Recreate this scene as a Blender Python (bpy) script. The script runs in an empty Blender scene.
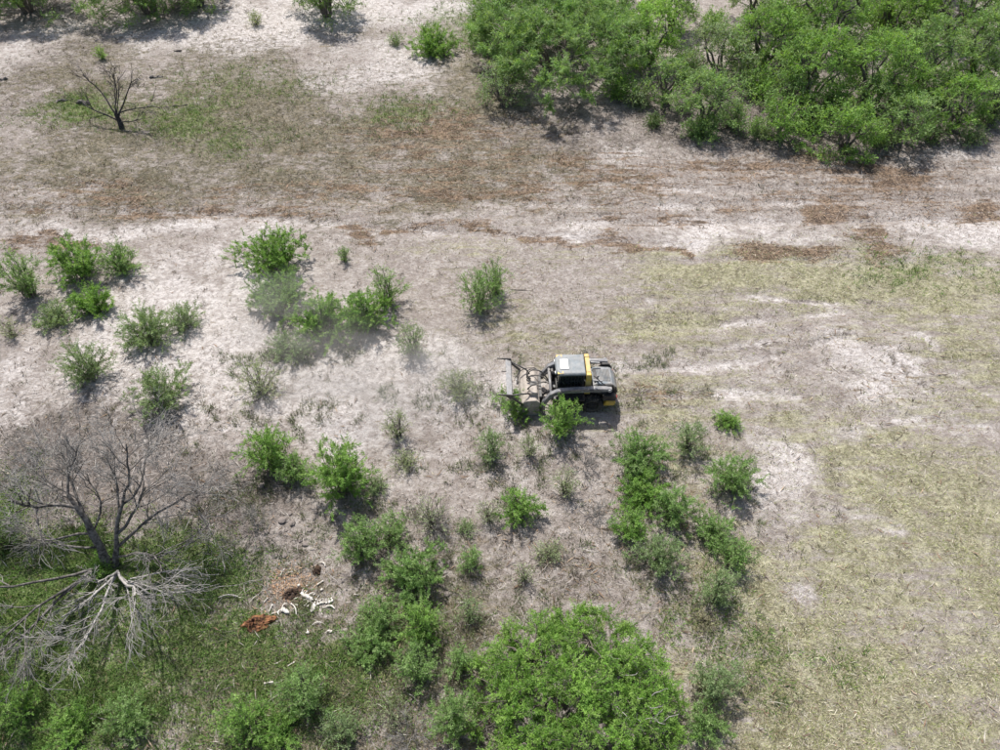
import bpy, bmesh, math
import numpy as np
from mathutils import Vector, Matrix

R = math.radians
scene = bpy.context.scene
COL = scene.collection

# ------------------------------------------------------------------ camera
PITCH = R(50.0)                # below the horizon
CAM_H = 24.1                   # drone height in metres
FOC = 0.740                    # focal length / image width
CAM = np.array((0.0, -CAM_H / math.tan(PITCH), CAM_H))
cd = bpy.data.cameras.new('camera')
cd.sensor_width = 36.0
cd.lens = 36.0 * FOC
cd.clip_end = 2000.0
co = bpy.data.objects.new('camera', cd)
COL.objects.link(co)
co.location = CAM
co.rotation_euler = (math.pi / 2 - PITCH, 0, 0)
scene.camera = co

# ------------------------------------------------------------------ world, sun, exposure
SUN_EL = R(59.0)
SHADOW = np.array((0.38, -1.0)); SHADOW /= np.linalg.norm(SHADOW)   # direction shadows fall on the ground
world = bpy.data.worlds.new('World'); scene.world = world; world.use_nodes = True
wn = world.node_tree
bg = wn.nodes['Background']
sky = wn.nodes.new('ShaderNodeTexSky')
sky.sky_type = 'NISHITA'; sky.sun_disc = False
sky.sun_elevation = SUN_EL
sky.sun_rotation = math.atan2(-SHADOW[0], -SHADOW[1])
sky.air_density = 1.0; sky.dust_density = 3.0
wn.links.new(sky.outputs['Color'], bg.inputs['Color'])
bg.inputs['Strength'].default_value = 0.095
sd = bpy.data.lights.new('sun', 'SUN'); sd.energy = 3.9; sd.angle = R(0.6); sd.color = (1.0, 0.97, 0.92)
so = bpy.data.objects.new('sun', sd); COL.objects.link(so)
sdir = Vector((SHADOW[0] * math.cos(SUN_EL), SHADOW[1] * math.cos(SUN_EL), -math.sin(SUN_EL)))
so.rotation_euler = sdir.to_track_quat('-Z', 'Y').to_euler()
so.location = (-20, 30, 60)
scene.view_settings.view_transform = 'Standard'
scene.view_settings.look = 'None'
scene.view_settings.exposure = 0.68
scene.view_settings.gamma = 1.0
scene.view_settings.use_curve_mapping = False
scene.cycles.max_bounces = 8
scene.cycles.transparent_max_bounces = 12
scene.cycles.volume_step_rate = 2.0

# ------------------------------------------------------------------ measuring: photo pixel (1000x750) -> place on the plane z
_f = np.array((0, math.cos(PITCH), -math.sin(PITCH)))
_u = np.array((0, math.sin(PITCH), math.cos(PITCH)))
_r = np.array((1.0, 0, 0))
FP = FOC * 1000.0
def at(px, py, z=0.0):
    d = _f * FP + _r * (px - 500.0) + _u * (375.0 - py)
    t = (z - CAM[2]) / d[2]
    return CAM + d * t
def ppm(p):
    """pixels per metre at a place, and sine/cosine of the view's dip there"""
    v = np.asarray(p, float) - CAM
    s = FP / v.dot(_f)
    n = np.linalg.norm(v)
    return s, -v[2] / n, math.hypot(v[0], v[1]) / n

# ------------------------------------------------------------------ noise
def _hash(ix, iy, seed):
    h = (ix * 374761393 + iy * 668265263 + seed * 1274126177) & 0xFFFFFFFF
    h = ((h ^ (h >> 13)) * 1274126177) & 0xFFFFFFFF
    return ((h ^ (h >> 16)) & 0xFFFFFF) / float(0xFFFFFF)
def vnoise(x, y, seed=0):
    x = np.asarray(x, float); y = np.asarray(y, float)
    ix = np.floor(x).astype(np.int64); iy = np.floor(y).astype(np.int64)
    fx = x - ix; fy = y - iy
    fx = fx * fx * (3 - 2 * fx); fy = fy * fy * (3 - 2 * fy)
    a = _hash(ix, iy, seed); b = _hash(ix + 1, iy, seed); c = _hash(ix, iy + 1, seed); d = _hash(ix + 1, iy + 1, seed)
    return (a * (1 - fx) + b * fx) * (1 - fy) + (c * (1 - fx) + d * fx) * fy
def fbm(x, y, scale, octv=4, seed=0):
    x = np.asarray(x, float) / scale; y = np.asarray(y, float) / scale
    t = 0; a = 1; s = 0
    for k in range(octv):
        t = t + a * vnoise(x, y, seed + 17 * k); s += a; a *= .55; x = x * 2.03 + 11.3; y = y * 2.03 - 7.1
    return t / s

# ------------------------------------------------------------------ ground fields (all in metres on the ground)
def blob_field(blobs, X, Y):
    F = np.zeros_like(X)
    for (px, py, rx, ry, w) in blobs:
        c = at(px, py); s, sn, cs = ppm(c)
        ax = rx / s; ay = ry / s / sn
        q = ((X - c[0]) / ax) ** 2 + ((Y - c[1]) / ay) ** 2
        F = np.maximum(F, w * np.exp(-np.minimum(q, 30) ** 1.4 * .7))
    return F
def line_field(lines, X, Y):
    F = np.zeros_like(X)
    for pts, wid, w in lines:
        P = [at(*p)[:2] for p in pts]
        for (a, b) in zip(P[:-1], P[1:]):
            ab = b - a; L2 = ab.dot(ab)
            t = np.clip(((X - a[0]) * ab[0] + (Y - a[1]) * ab[1]) / L2, 0, 1)
            dx = X - a[0] - t * ab[0]; dy = Y - a[1] - t * ab[1]
            F = np.maximum(F, w * np.exp(-(dx * dx + dy * dy) / (wid * wid)))
    return F

DRYGRASS = [(400, 650, 140, 120, .6), (300, 60, 120, 20, .5), (200, 100, 190, 70, .8), (340, 130, 150, 70, .8), (420, 165, 150, 50, .75), (100, 170, 170, 40, .7), (60, 90, 90, 60, .6),
            (560, 300, 190, 50, .25), (540, 340, 120, 30, .4), (480, 390, 60, 30, .2), (300, 690, 170, 90, .75), (400, 720, 120, 70, .5),
            (600, 590, 170, 60, .4), (730, 640, 90, 130, .45), (200, 740, 200, 40, .5), (460, 90, 70, 60, .7), (150, 60, 100, 25, .6), (380, 30, 60, 15, .4),
            (540, 180, 110, 40, .5), (480, 330, 30, 25, .3)]
STRAW = [(820, 270, 230, 40, .75), (700, 330, 130, 35, .6), (900, 460, 220, 130, .68), (960, 330, 140, 60, .7), (830, 620, 130, 140, .85), (950, 650, 160, 160, .62),
         (680, 400, 120, 30, .7), (770, 430, 70, 40, .6), (560, 330, 130, 60, .35), (520, 250, 130, 20, .4), (780, 720, 120, 80, .7), (520, 345, 60, 22, .5),
         (720, 560, 60, 100, .4), (900, 270, 150, 25, .9), (960, 290, 90, 25, .9)]
MULCH = [(430, 140, 110, 36, .5), (480, 185, 130, 22, .55), (330, 190, 120, 16, .5), (620, 185, 110, 20, .5), (560, 160, 60, 12, .5), (820, 170, 120, 14, .5), (795, 247, 38, 9, .95), (890, 241, 28, 12, 1.0), (848, 213, 26, 7, .85), (620, 238, 32, 10, .85), (350, 232, 22, 8, .9), (60, 237, 45, 7, .7),
         (870, 175, 60, 15, .7), (900, 195, 90, 20, .5), (740, 170, 60, 12, .55), (600, 190, 140, 22, .4), (420, 170, 120, 30, .35), (760, 200, 50, 10, .6), (990, 205, 22, 10, .8),
         (650, 215, 60, 7, .6), (700, 180, 50, 12, .45), (240, 215, 60, 7, .55), (60, 195, 130, 14, .5), (300, 200, 120, 14, .4), (120, 205, 60, 6, .6), (950, 170, 40, 8, .5),
         (670, 398, 60, 8, .5), (540, 560, 60, 30, .2), (590, 500, 40, 30, .25), (800, 330, 60, 20, .18), (850, 380, 70, 20, .2), (710, 500, 30, 30, .3)]
GREEN = [(90, 585, 90, 30, .9), (170, 590, 60, 30, .6), (60, 640, 100, 50, .8), (150, 670, 90, 40, .7), (60, 690, 120, 60, .9), (130, 720, 90, 40, .8), (40, 600, 80, 50, .85), (130, 600, 60, 40, .6), (270, 640, 70, 28, .6), (100, 565, 25, 18, 1.0), (340, 620, 50, 30, .35),
         (250, 700, 60, 50, .5), (210, 660, 70, 40, .45), (180, 112, 60, 20, .5), (75, 110, 45, 14, .5), (230, 80, 80, 14, .35), (400, 110, 60, 14, .4), (0, 530, 30, 40, .9), (185, 650, 50, 35, .6), (230, 135, 60, 15, .3),
         (300, 700, 50, 40, .5), (370, 640, 60, 50, .4), (930, 265, 80, 16, .3), (720, 640, 50, 40, .3), (830, 660, 40, 12, .3), (470, 25, 45, 20, .4)]
LITTER_SHADE = [(200, 100, 200, 60, .5), (330, 140, 180, 60, .55), (60, 90, 90, 60, .6), (100, 190, 150, 25, .6), (480, 160, 120, 40, .45), (860, 190, 160, 25, .3), (400, 620, 160, 120, .4), (560, 470, 120, 60, .3),
          (90, 470, 130, 70, .8), (200, 510, 80, 60, .8), (250, 520, 60, 60, .5), (230, 610, 35, 35, .6), (540, 560, 110, 50, .55), (440, 540, 80, 70, .35), (30, 430, 60, 30, .5),
          (600, 500, 60, 50, .4), (260, 560, 60, 60, .5), (680, 600, 60, 60, .4), (430, 700, 50, 60, .4), (20, 230, 40, 10, .3), (560, 130, 90, 28, .75), (820, 110, 190, 50, .8),  # blob in front of the broad top tree paints its cast shadow
          (720, 130, 80, 20, .7), (30, 5, 70, 18, .7), (150, 8, 80, 16, .7), (350, 620, 60, 100, .4), (120, 740, 100, 20, .4)]  # the two top left blobs paint the shadows of the edge trees
PALE = [(230, 28, 110, 22, 1.0), (330, 12, 110, 16, .9), (370, 70, 70, 28, .75), (30, 45, 50, 30, .5), (200, 330, 150, 90, .7), (360, 400, 150, 50, .9), (680, 225, 190, 16, .6), (950, 228, 80, 16, .8),
        (150, 228, 160, 10, .6), (860, 370, 80, 30, .75), (820, 330, 50, 20, .5), (640, 370, 100, 10, .6), (780, 470, 30, 50, .6), (830, 510, 40, 16, .6), (620, 158, 30, 14, .6),
        (930, 150, 70, 10, .6), (10, 110, 30, 30, .5), (420, 10, 80, 10, .8), (640, 345, 90, 8, .3), (900, 420, 130, 8, .5), (440, 440, 130, 60, .5), (20, 400, 60, 60, .5), (840, 235, 150, 10, .4)]
TRACKS = [([(640, 262), (760, 258), (880, 266), (1000, 262)], .22, .6), ([(650, 300), (760, 296), (840, 304)], .25, .8), ([(640, 330), (720, 326), (790, 318), (850, 312)], .25, .8),
          ([(880, 320), (930, 340), (960, 380), (1000, 398)], .25, .8), ([(700, 168), (850, 172), (1000, 166)], .25, .7), ([(560, 180), (700, 190), (1000, 182)], .22, .7),
          ([(790, 460), (812, 550), (850, 640), (925, 760)], .3, .5),
          ([(0, 212), (180, 212), (400, 228), (560, 238), (700, 246)], .30, 1.0), ([(0, 186), (200, 190), (420, 200), (640, 206), (1000, 196)], .30, .8),
          ([(560, 222), (760, 222), (1000, 218)], .32, .9), ([(620, 398), (700, 392), (800, 398)], .30, .8), ([(620, 370), (730, 366), (800, 352)], .30, .8),
          ([(800, 352), (850, 336), (885, 360), (935, 395)], .25, .7), ([(780, 372), (850, 362), (900, 400)], .25, .7), ([(700, 352), (760, 345), (810, 330)], .25, .7),
          ([(770, 470), (790, 560), (830, 650), (900, 760)], .45, .6), ([(800, 425), (830, 410), (1000, 430)], .35, .6), ([(840, 470), (860, 560), (900, 640)], .4, .4)]
LINESMULCH = [([(380, 226), (520, 234), (600, 240), (660, 243), (700, 246)], .28, .9), ([(130, 206), (230, 212), (330, 222)], .3, .5), ([(0, 196), (90, 198)], .3, .5)]

LINESDARK = [([(795, 300), (850, 296), (905, 312)], .22, .8), ([(770, 356), (810, 340), (850, 332)], .22, .6), ([(850, 330), (880, 345), (905, 372), (935, 390)], .22, .5), ([(870, 378), (900, 386), (930, 402)], .22, .5),
             ([(700, 352), (760, 348), (800, 338)], .2, .7), ([(780, 374), (830, 366), (860, 372)], .2, .7), ([(620, 392), (660, 396), (705, 392)], .4, .9), ([(630, 408), (700, 404)], .3, .7),
             ([(640, 318), (700, 312), (760, 316)], .2, .5), ([(900, 350), (960, 358), (1000, 354)], .2, .7), ([(800, 440), (830, 470), (835, 520)], .25, .5), ([(700, 285), (760, 280)], .2, .6),
             ([(770, 470), (785, 540), (815, 620)], .25, .4), ([(0, 204), (150, 208)], .25, .6), ([(560, 214), (720, 210), (860, 206)], .2, .6)]

def clearing(X, Y):
    return line_field(TRACKS, X, Y)
def hfun(X, Y):
    X = np.asarray(X, float); Y = np.asarray(Y, float)
    z = (fbm(X, Y, 14, 3, 5) - .5) * .35 + (fbm(X, Y, 1.6, 3, 9) - .5) * .10
    return z - clearing(X, Y) * .12
def gz(x, y):
    return float(hfun(np.array([x]), np.array([y]))[0])

def fields(X, Y):
    far = np.clip((np.hypot(X, Y - 8) - 45) / 15, 0, 1)
    wob = fbm(X, Y, 3.2, 4, 31) - .5
    w2 = fbm(X, Y, 1.1, 3, 61) - .5
    f = {}
    X0, Y0 = X, Y
    X = X0 + (fbm(X0, Y0, 4.0, 4, 101) - .5) * 5.0; Y = Y0 + (fbm(X0, Y0, 3.0, 4, 131) - .5) * 3.2
    f['dry'] = blob_field(DRYGRASS, X, Y); f['straw'] = blob_field(STRAW, X, Y)
    f['mulch'] = np.maximum(blob_field(MULCH, X, Y), line_field(LINESMULCH, X, Y))
    f['green'] = blob_field(GREEN, X, Y); f['litter_shade'] = np.maximum(blob_field(LITTER_SHADE, X, Y), line_field(LINESDARK, X0, Y0)); f['pale'] = blob_field(PALE, X, Y)
    gen = fbm(X, Y, 9, 4, 77)
    f['dry'] = np.maximum(f['dry'], far * np.clip(gen * 1.6 - .35, 0, 1))
    f['straw'] = np.maximum(f['straw'], far * np.clip(.9 - gen * 1.4, 0, .6) * (X > 10))
    for k in f:
        f[k] = np.clip(f[k] * (1 + wob * 1.3 + w2 * .8), 0, 1)
    f['track'] = clearing(X0, Y0)
    f['patch'] = np.clip(fbm(X0, Y0, 1.4, 4, 211) * 3.2 - 1.1, 0, 1)
    bare = np.clip(f['pale'] * 1.2, 0, 1)
    f['straw'] = f['straw'] * (1 - .75 * bare); f['dry'] = f['dry'] * (1 - .5 * bare)
    brk = np.clip(fbm(X0, Y0, 2.2, 3, 171) * 2.2 - .5, 0, 1)
    f['pale'] = np.maximum(f['pale'], f['track'] * 1.0 * brk); f['straw'] = f['straw'] * (1 - .8 * f['track'] * brk)
    return f

# ------------------------------------------------------------------ mesh helpers
def mesh_np(name, V, F, mat=None, col=None, smooth=False, mats=None, midx=None):
    """V (n,3), F (m,k) all faces with k corners"""
    V = np.asarray(V, np.float32); F = np.asarray(F, np.int32)
    me = bpy.data.meshes.new(name)
    me.vertices.add(len(V)); me.vertices.foreach_set('co', V.ravel())
    k = F.shape[1]
    me.loops.add(F.size); me.loops.foreach_set('vertex_index', F.ravel())
    me.polygons.add(len(F))
    me.polygons.foreach_set('loop_start', np.arange(0, F.size, k, dtype=np.int32))
    me.polygons.foreach_set('loop_total', np.full(len(F), k, np.int32))
    if smooth: me.polygons.foreach_set('use_smooth', np.ones(len(F), bool))
    if col is not None:
        a = me.color_attributes.new('tint', 'FLOAT_COLOR', 'POINT')
        c = np.ones((len(V), 4), np.float32); c[:, :3] = col
        a.data.foreach_set('color', c.ravel())
    if mat: me.materials.append(mat)
    me.update(calc_edges=True)
    return me
def link(name, me, parent=None, loc=None, kind=None):
    o = bpy.data.objects.new(name, me); COL.objects.link(o)
    if parent is not None: o.parent = parent
    if loc is not None: o.location = loc
    if kind: o['kind'] = kind
    return o
def tag(o, label, cat, group=None, kind=None):
    o['label'] = label; o['category'] = cat
    if group: o['group'] = group
    if kind: o['kind'] = kind
    return o
def empty(name, loc, rz=0):
    o = bpy.data.objects.new(name, None); o.empty_display_size = .2
    COL.objects.link(o); o.location = loc; o.rotation_euler.z = rz
    return o
def unit(v):
    return v / np.maximum(np.linalg.norm(v, axis=-1, keepdims=True), 1e-9)
def tubes(P, Rr, k=5, cap=False):
    """P (B,n,3) polylines, Rr (B,n) radii -> verts, quads"""
    P = np.asarray(P, float); B, n, _ = P.shape
    T = np.gradient(P, axis=1); T = unit(T)
    ref = np.where(np.abs(T[:, :1, 2:3]) > .8, np.array((1., .2, 0)), np.array((0, 0.1, 1.)))
    ref = np.broadcast_to(ref, T.shape)
    A = unit(np.cross(T, ref)); Bn = np.cross(T, A)
    ang = np.arange(k) * 2 * math.pi / k
    V = P[:, :, None, :] + Rr[:, :, None, None] * (A[:, :, None, :] * np.cos(ang)[None, None, :, None] + Bn[:, :, None, :] * np.sin(ang)[None, None, :, None])
    V = V.reshape(-1, 3)
    i = np.arange(B)[:, None, None] * n * k; j = np.arange(n - 1)[None, :, None] * k; a = np.arange(k)[None, None, :]
    b = (a + 1) % k
    F = np.stack((i + j + a, i + j + b, i + j + k + b, i + j + k + a), -1).reshape(-1, 4)
    return V, F
def bez(p0, p1, p2, n):
    t = np.linspace(0, 1, n)[None, :, None]
    return (1 - t) ** 2 * p0[:, None] + 2 * t * (1 - t) * p1[:, None] + t * t * p2[:, None]

# ------------------------------------------------------------------ materials
def new_mat(name):
    m = bpy.data.materials.new(name); m.use_nodes = True
    nt = m.node_tree; p = nt.nodes['Principled BSDF']
    return m, nt, p
def N(nt, typ, **kw):
    n = nt.nodes.new(typ)
    for k, v in kw.items():
        if k.startswith('i_'):
            key = k[2:]
            n.inputs[int(key) if key.isdigit() else key.replace('_', ' ')].default_value = v
        else: setattr(n, k, v)
    return n
def mix(nt, fac, a, b, mode='MIX'):
    n = nt.nodes.new('ShaderNodeMix'); n.data_type = 'RGBA'; n.blend_type = mode
    for idx, v in ((0, fac), (6, a), (7, b)):
        if hasattr(v, 'is_output'): nt.links.new(v, n.inputs[idx])
        elif isinstance(v, (int, float)): n.inputs[idx].default_value = v
        else: n.inputs[idx].default_value = (*v, 1)
    return n.outputs[2]
def math_(nt, op, a, b=0.0, c=0.0, clamp=False):
    n = nt.nodes.new('ShaderNodeMath'); n.operation = op; n.use_clamp = clamp
    for idx, v in enumerate((a, b, c)):
        if hasattr(v, 'is_output'): nt.links.new(v, n.inputs[idx])
        else: n.inputs[idx].default_value = v
    return n.outputs[0]
def sstep(nt, x, lo, hi):
    n = nt.nodes.new('ShaderNodeMapRange'); n.interpolation_type = 'SMOOTHSTEP'
    nt.links.new(x, n.inputs[0]); n.inputs[1].default_value = lo; n.inputs[2].default_value = hi
    return n.outputs[0]
def noise(nt, vec, scale, detail=4, rough=.6, dist=0.0):
    n = nt.nodes.new('ShaderNodeTexNoise'); n.inputs['Scale'].default_value = scale
    n.inputs['Detail'].default_value = detail; n.inputs['Roughness'].default_value = rough; n.inputs['Distortion'].default_value = dist
    if vec is not None: nt.links.new(vec, n.inputs['Vector'])
    return n.outputs[0]

def ground_material():
    m, nt, p = new_mat('dry_ground')
    L = nt.links
    tc = N(nt, 'ShaderNodeTexCoord'); V = tc.outputs['Object']
    a1 = N(nt, 'ShaderNodeAttribute', attribute_name='cover_a'); a2 = N(nt, 'ShaderNodeAttribute', attribute_name='cover_b')
    s1 = N(nt, 'ShaderNodeSeparateColor'); s2 = N(nt, 'ShaderNodeSeparateColor')
    L.new(a1.outputs['Color'], s1.inputs[0]); L.new(a2.outputs['Color'], s2.inputs[0])
    dry, straw, mulch = s1.outputs; green, litter_shade, pale = s2.outputs
    big = noise(nt, V, .35, 3, .55); mid = noise(nt, V, 1.6, 5, .65); fine = noise(nt, V, 7.0, 6, .7); spk = noise(nt, V, 22.0, 3, .7)
    fine2 = noise(nt, V, 4.3, 6, .72, .4)
    mp = N(nt, 'ShaderNodeMapping'); mp.inputs['Scale'].default_value = (.42, 1.0, 1.0); mp.inputs['Rotation'].default_value = (0, 0, .06); L.new(V, mp.inputs['Vector'])
    streak = noise(nt, mp.outputs[0], 3.4, 6, .74, .5)
    mp2 = N(nt, 'ShaderNodeMapping'); mp2.inputs['Scale'].default_value = (.13, 1.0, 1.0); mp2.inputs['Rotation'].default_value = (0, 0, -.05); L.new(V, mp2.inputs['Vector'])
    drag = math_(nt, 'ADD', math_(nt, 'MULTIPLY', noise(nt, mp2.outputs[0], 2.6, 5, .68, .3), .6), math_(nt, 'MULTIPLY', streak, .4))
    tone = math_(nt, 'ADD', math_(nt, 'MULTIPLY', noise(nt, V, 5.5, 6, .8), .7), math_(nt, 'MULTIPLY', noise(nt, V, 1.3, 4, .6), .3))
    # bare soil: pinkish grey, paler where it has been scraped
    soil = mix(nt, sstep(nt, mid, .35, .68), (.295, .258, .236), (.445, .405, .375))
    soil = mix(nt, sstep(nt, fine, .40, .60), mix(nt, .55, soil, (.19, .155, .132)), soil)
    clod = noise(nt, V, 2.6, 6, .75, .6)
    soil = mix(nt, math_(nt, 'MULTIPLY', sstep(nt, clod, .54, .66), .6), soil, (.20, .165, .14))
    palec = mix(nt, sstep(nt, fine2, .38, .60), (.37, .33, .308), (.585, .545, .520))
    palec = mix(nt, math_(nt, 'MULTIPLY', sstep(nt, clod, .58, .70), .3), palec, (.24, .205, .18))
    pf = math_(nt, 'ADD', pale, math_(nt, 'ADD', math_(nt, 'MULTIPLY', math_(nt, 'SUBTRACT', big, .5), 1.5), math_(nt, 'MULTIPLY', math_(nt, 'SUBTRACT', streak, .5), 1.8)))
    c = mix(nt, sstep(nt, pf, .2, .75), soil, palec)
    speck = noise(nt, V, 3.6, 6, .82, .3)
    c = mix(nt, math_(nt, 'MULTIPLY', sstep(nt, speck, .56, .62), .6), c, mix(nt, sstep(nt, mid, .4, .6), (.145, .118, .10), (.21, .18, .15)))
    c = mix(nt, math_(nt, 'MULTIPLY', sstep(nt, spk, .60, .72), .55), c, (.14, .115, .095))      # dead weed specks and crumbs
    def layer(c, maskv, lo, hi, ca, cb, amt, nz, contrast):
        f = math_(nt, 'ADD', maskv, math_(nt, 'MULTIPLY', math_(nt, 'SUBTRACT', nz, .5), contrast))
        f = math_(nt, 'MULTIPLY', sstep(nt, f, lo, hi), amt)
        return mix(nt, f, c, mix(nt, sstep(nt, tone, .42, .60), ca, cb))
    c = layer(c, litter_shade, .25, .75, (.085, .070, .060), (.25, .218, .195), .88, clod, 2.6)
    c = layer(c, dry, .25, .75, (.085, .078, .050), (.235, .205, .150), .90, streak, 2.6)
    c = layer(c, straw, .25, .85, (.175, .165, .092), (.44, .42, .28), .82, drag, 3.4)
    c = layer(c, mulch, .35, .75, (.085, .058, .040), (.30, .215, .15), .9, drag, 4.0)
    c = layer(c, green, .22, .70, (.085, .13, .040), (.20, .235, .10), .85, clod, 2.0)
    L.new(c, p.inputs['Base Color'])
    p.inputs['Roughness'].default_value = .95; p.inputs['Specular IOR Level'].default_value = .1
    hgt = math_(nt, 'ADD', math_(nt, 'MULTIPLY', fine, .6), math_(nt, 'MULTIPLY', spk, .35))
    b = N(nt, 'ShaderNodeBump'); b.inputs['Strength'].default_value = .9; b.inputs['Distance'].default_value = .20
    L.new(hgt, b.inputs['Height']); L.new(b.outputs[0], p.inputs['Normal'])
    return m

def tint_mat(name, rough=.7, trans=0.0, spec=.25):
    """colour comes from each leaf's or blade's own tint"""
    m, nt, p = new_mat(name)
    a = N(nt, 'ShaderNodeAttribute', attribute_name='tint')
    nt.links.new(a.outputs['Color'], p.inputs['Base Color'])
    p.inputs['Roughness'].default_value = rough; p.inputs['Specular IOR Level'].default_value = spec
    if trans:
        t = N(nt, 'ShaderNodeBsdfTranslucent')
        g = mix(nt, 1.0, a.outputs['Color'], (1.25, 1.2, .55), 'MULTIPLY'); nt.links.new(g, t.inputs['Color'])
        ms = N(nt, 'ShaderNodeMixShader'); ms.inputs[0].default_value = trans
        nt.links.new(p.outputs[0], ms.inputs[1]); nt.links.new(t.outputs[0], ms.inputs[2])
        nt.links.new(ms.outputs[0], nt.nodes['Material Output'].inputs['Surface'])
    return m
def noisy_mat(name, ca, cb, scale=6.0, rough=.8, metal=0.0, spec=.3, bump=0.0, lo=.35, hi=.65, dust=0.0, dustcol=(.42, .37, .32)):
    m, nt, p = new_mat(name)
    tc = N(nt, 'ShaderNodeTexCoord'); V = tc.outputs['Object']
    n = noise(nt, V, scale, 5, .65)
    c = mix(nt, sstep(nt, n, lo, hi), ca, cb)
    if dust:
        g = N(nt, 'ShaderNodeNewGeometry'); sx = N(nt, 'ShaderNodeSeparateXYZ'); nt.links.new(g.outputs['Normal'], sx.inputs[0])
        up = math_(nt, 'MULTIPLY_ADD', sx.outputs[2], .5, .5)
        d = math_(nt, 'MULTIPLY', math_(nt, 'MULTIPLY', up, sstep(nt, noise(nt, V, 3.2, 4, .6), .3, .7)), dust)
        c = mix(nt, d, c, dustcol)
        nt.links.new(math_(nt, 'MULTIPLY_ADD', d, .5, rough), p.inputs['Roughness'])
    else: p.inputs['Roughness'].default_value = rough
    nt.links.new(c, p.inputs['Base Color'])
    p.inputs['Metallic'].default_value = metal; p.inputs['Specular IOR Level'].default_value = spec
    if bump:
        b = N(nt, 'ShaderNodeBump'); b.inputs['Strength'].default_value = bump; b.inputs['Distance'].default_value = .02
        nt.links.new(n, b.inputs['Height']); nt.links.new(b.outputs[0], p.inputs['Normal'])
    return m

M = {}
M['ground'] = ground_material()
M['leaf'] = tint_mat('leaf', .6, .42, .3)
M['blade'] = tint_mat('grass_blade', .75, .25, .15)
M['straw'] = tint_mat('straw', .8, 0, .2)
M['bark'] = noisy_mat('bark', (.085, .070, .060), (.19, .165, .14), 14, .9, bump=.4)
M['darkbark'] = noisy_mat('charred_bark', (.022, .020, .019), (.085, .078, .072), 14, .9, bump=.4)
M['deadwood'] = noisy_mat('weathered_wood', (.045, .040, .036), (.19, .175, .16), 7, .9, bump=.8)
M['twig'] = noisy_mat('grey_twigs', (.16, .15, .14), (.31, .295, .278), 3, .9)
M['bleached'] = noisy_mat('bleached_wood', (.22, .205, .19), (.43, .405, .38), 5, .85, bump=.3)
M['bone'] = noisy_mat('bone', (.42, .385, .33), (.72, .69, .64), 9, .75, bump=.3)
M['hide'] = noisy_mat('dried_hide', (.045, .020, .012), (.27, .125, .058), 6, .85, bump=1.0, lo=.42, hi=.62)
M['darkhide'] = noisy_mat('dark_hide', (.03, .02, .016), (.09, .055, .035), 7, .85, bump=.6)
M['rock'] = noisy_mat('rock', (.12, .10, .09), (.26, .225, .205), 6, .9, bump=.4)

# ------------------------------------------------------------------ the ground
def build_ground():
    step = .28
    def axis(lo, hi):
        core = np.arange(lo, hi + 1e-6, step)
        out = []; d = step; x = 0.0
        while x < 420:
            d = min(d * 1.35, 60); x += d; out.append(x)
        out = np.array(out)
        return np.concatenate((lo - out[::-1], core, hi + out))
    xs = axis(-46, 46); ys = axis(-20, 44)
    X, Y = np.meshgrid(xs, ys)
    Z = hfun(X.ravel(), Y.ravel())
    V = np.stack((X.ravel(), Y.ravel(), Z), -1)
    nx, ny = len(xs), len(ys)
    i, j = np.meshgrid(np.arange(nx - 1), np.arange(ny - 1)); b = (j * nx + i).ravel()
    F = np.stack((b, b + 1, b + nx + 1, b + nx), -1)
    me = mesh_np('ground', V, F, M['ground'], smooth=True)
    f = fields(X.ravel(), Y.ravel())
    for nm, keys in (('cover_a', ('dry', 'straw', 'mulch')), ('cover_b', ('green', 'litter_shade', 'pale'))):
        a = me.color_attributes.new(nm, 'FLOAT_COLOR', 'POINT')
        c = np.ones((len(V), 4), np.float32)
        for q, kk in enumerate(keys): c[:, q] = f[kk]
        a.data.foreach_set('color', c.ravel())
    o = link('ground', me, kind='structure')
    o['label'] = 'pale dry scrubland soil with cut grass, wheel ruts and mulch'
build_ground()

# ------------------------------------------------------------------ loose cover on the ground (nobody could count it)
def scatter_pts(rng, n, key, power=1.0, floor=0.0, box=(-40, 40, -17, 38), extra=None):
    """n places, drawn in proportion to a ground field"""
    out = []; got = 0
    while got < n:
        m = int(n * 2.5) + 100
        # denser near the drone, where pieces show larger
        u = rng.random(m); y = box[2] + (box[3] - box[2]) * u ** 1.35
        half = np.minimum(13 + (y + 17) * .62 + 2, 40)
        x = (rng.random(m) * 2 - 1) * half
        f = fields(x, y)
        w = np.maximum(f[key], 0) ** power + floor
        if extra: w = w * extra(f)
        k = rng.random(m) < np.clip(w, 0, 1)
        out.append(np.stack((x[k], y[k]), -1)); got += k.sum()
    P = np.concatenate(out)[:n]
    return np.column_stack((P, hfun(P[:, 0], P[:, 1])))
def pick_cols(rng, n, cols, var=.25):
    c = np.array(cols)[rng.integers(0, len(cols), n)]
    return np.clip(c * (1 + (rng.random((n, 1)) - .5) * 2 * var), 0, 1)
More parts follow.
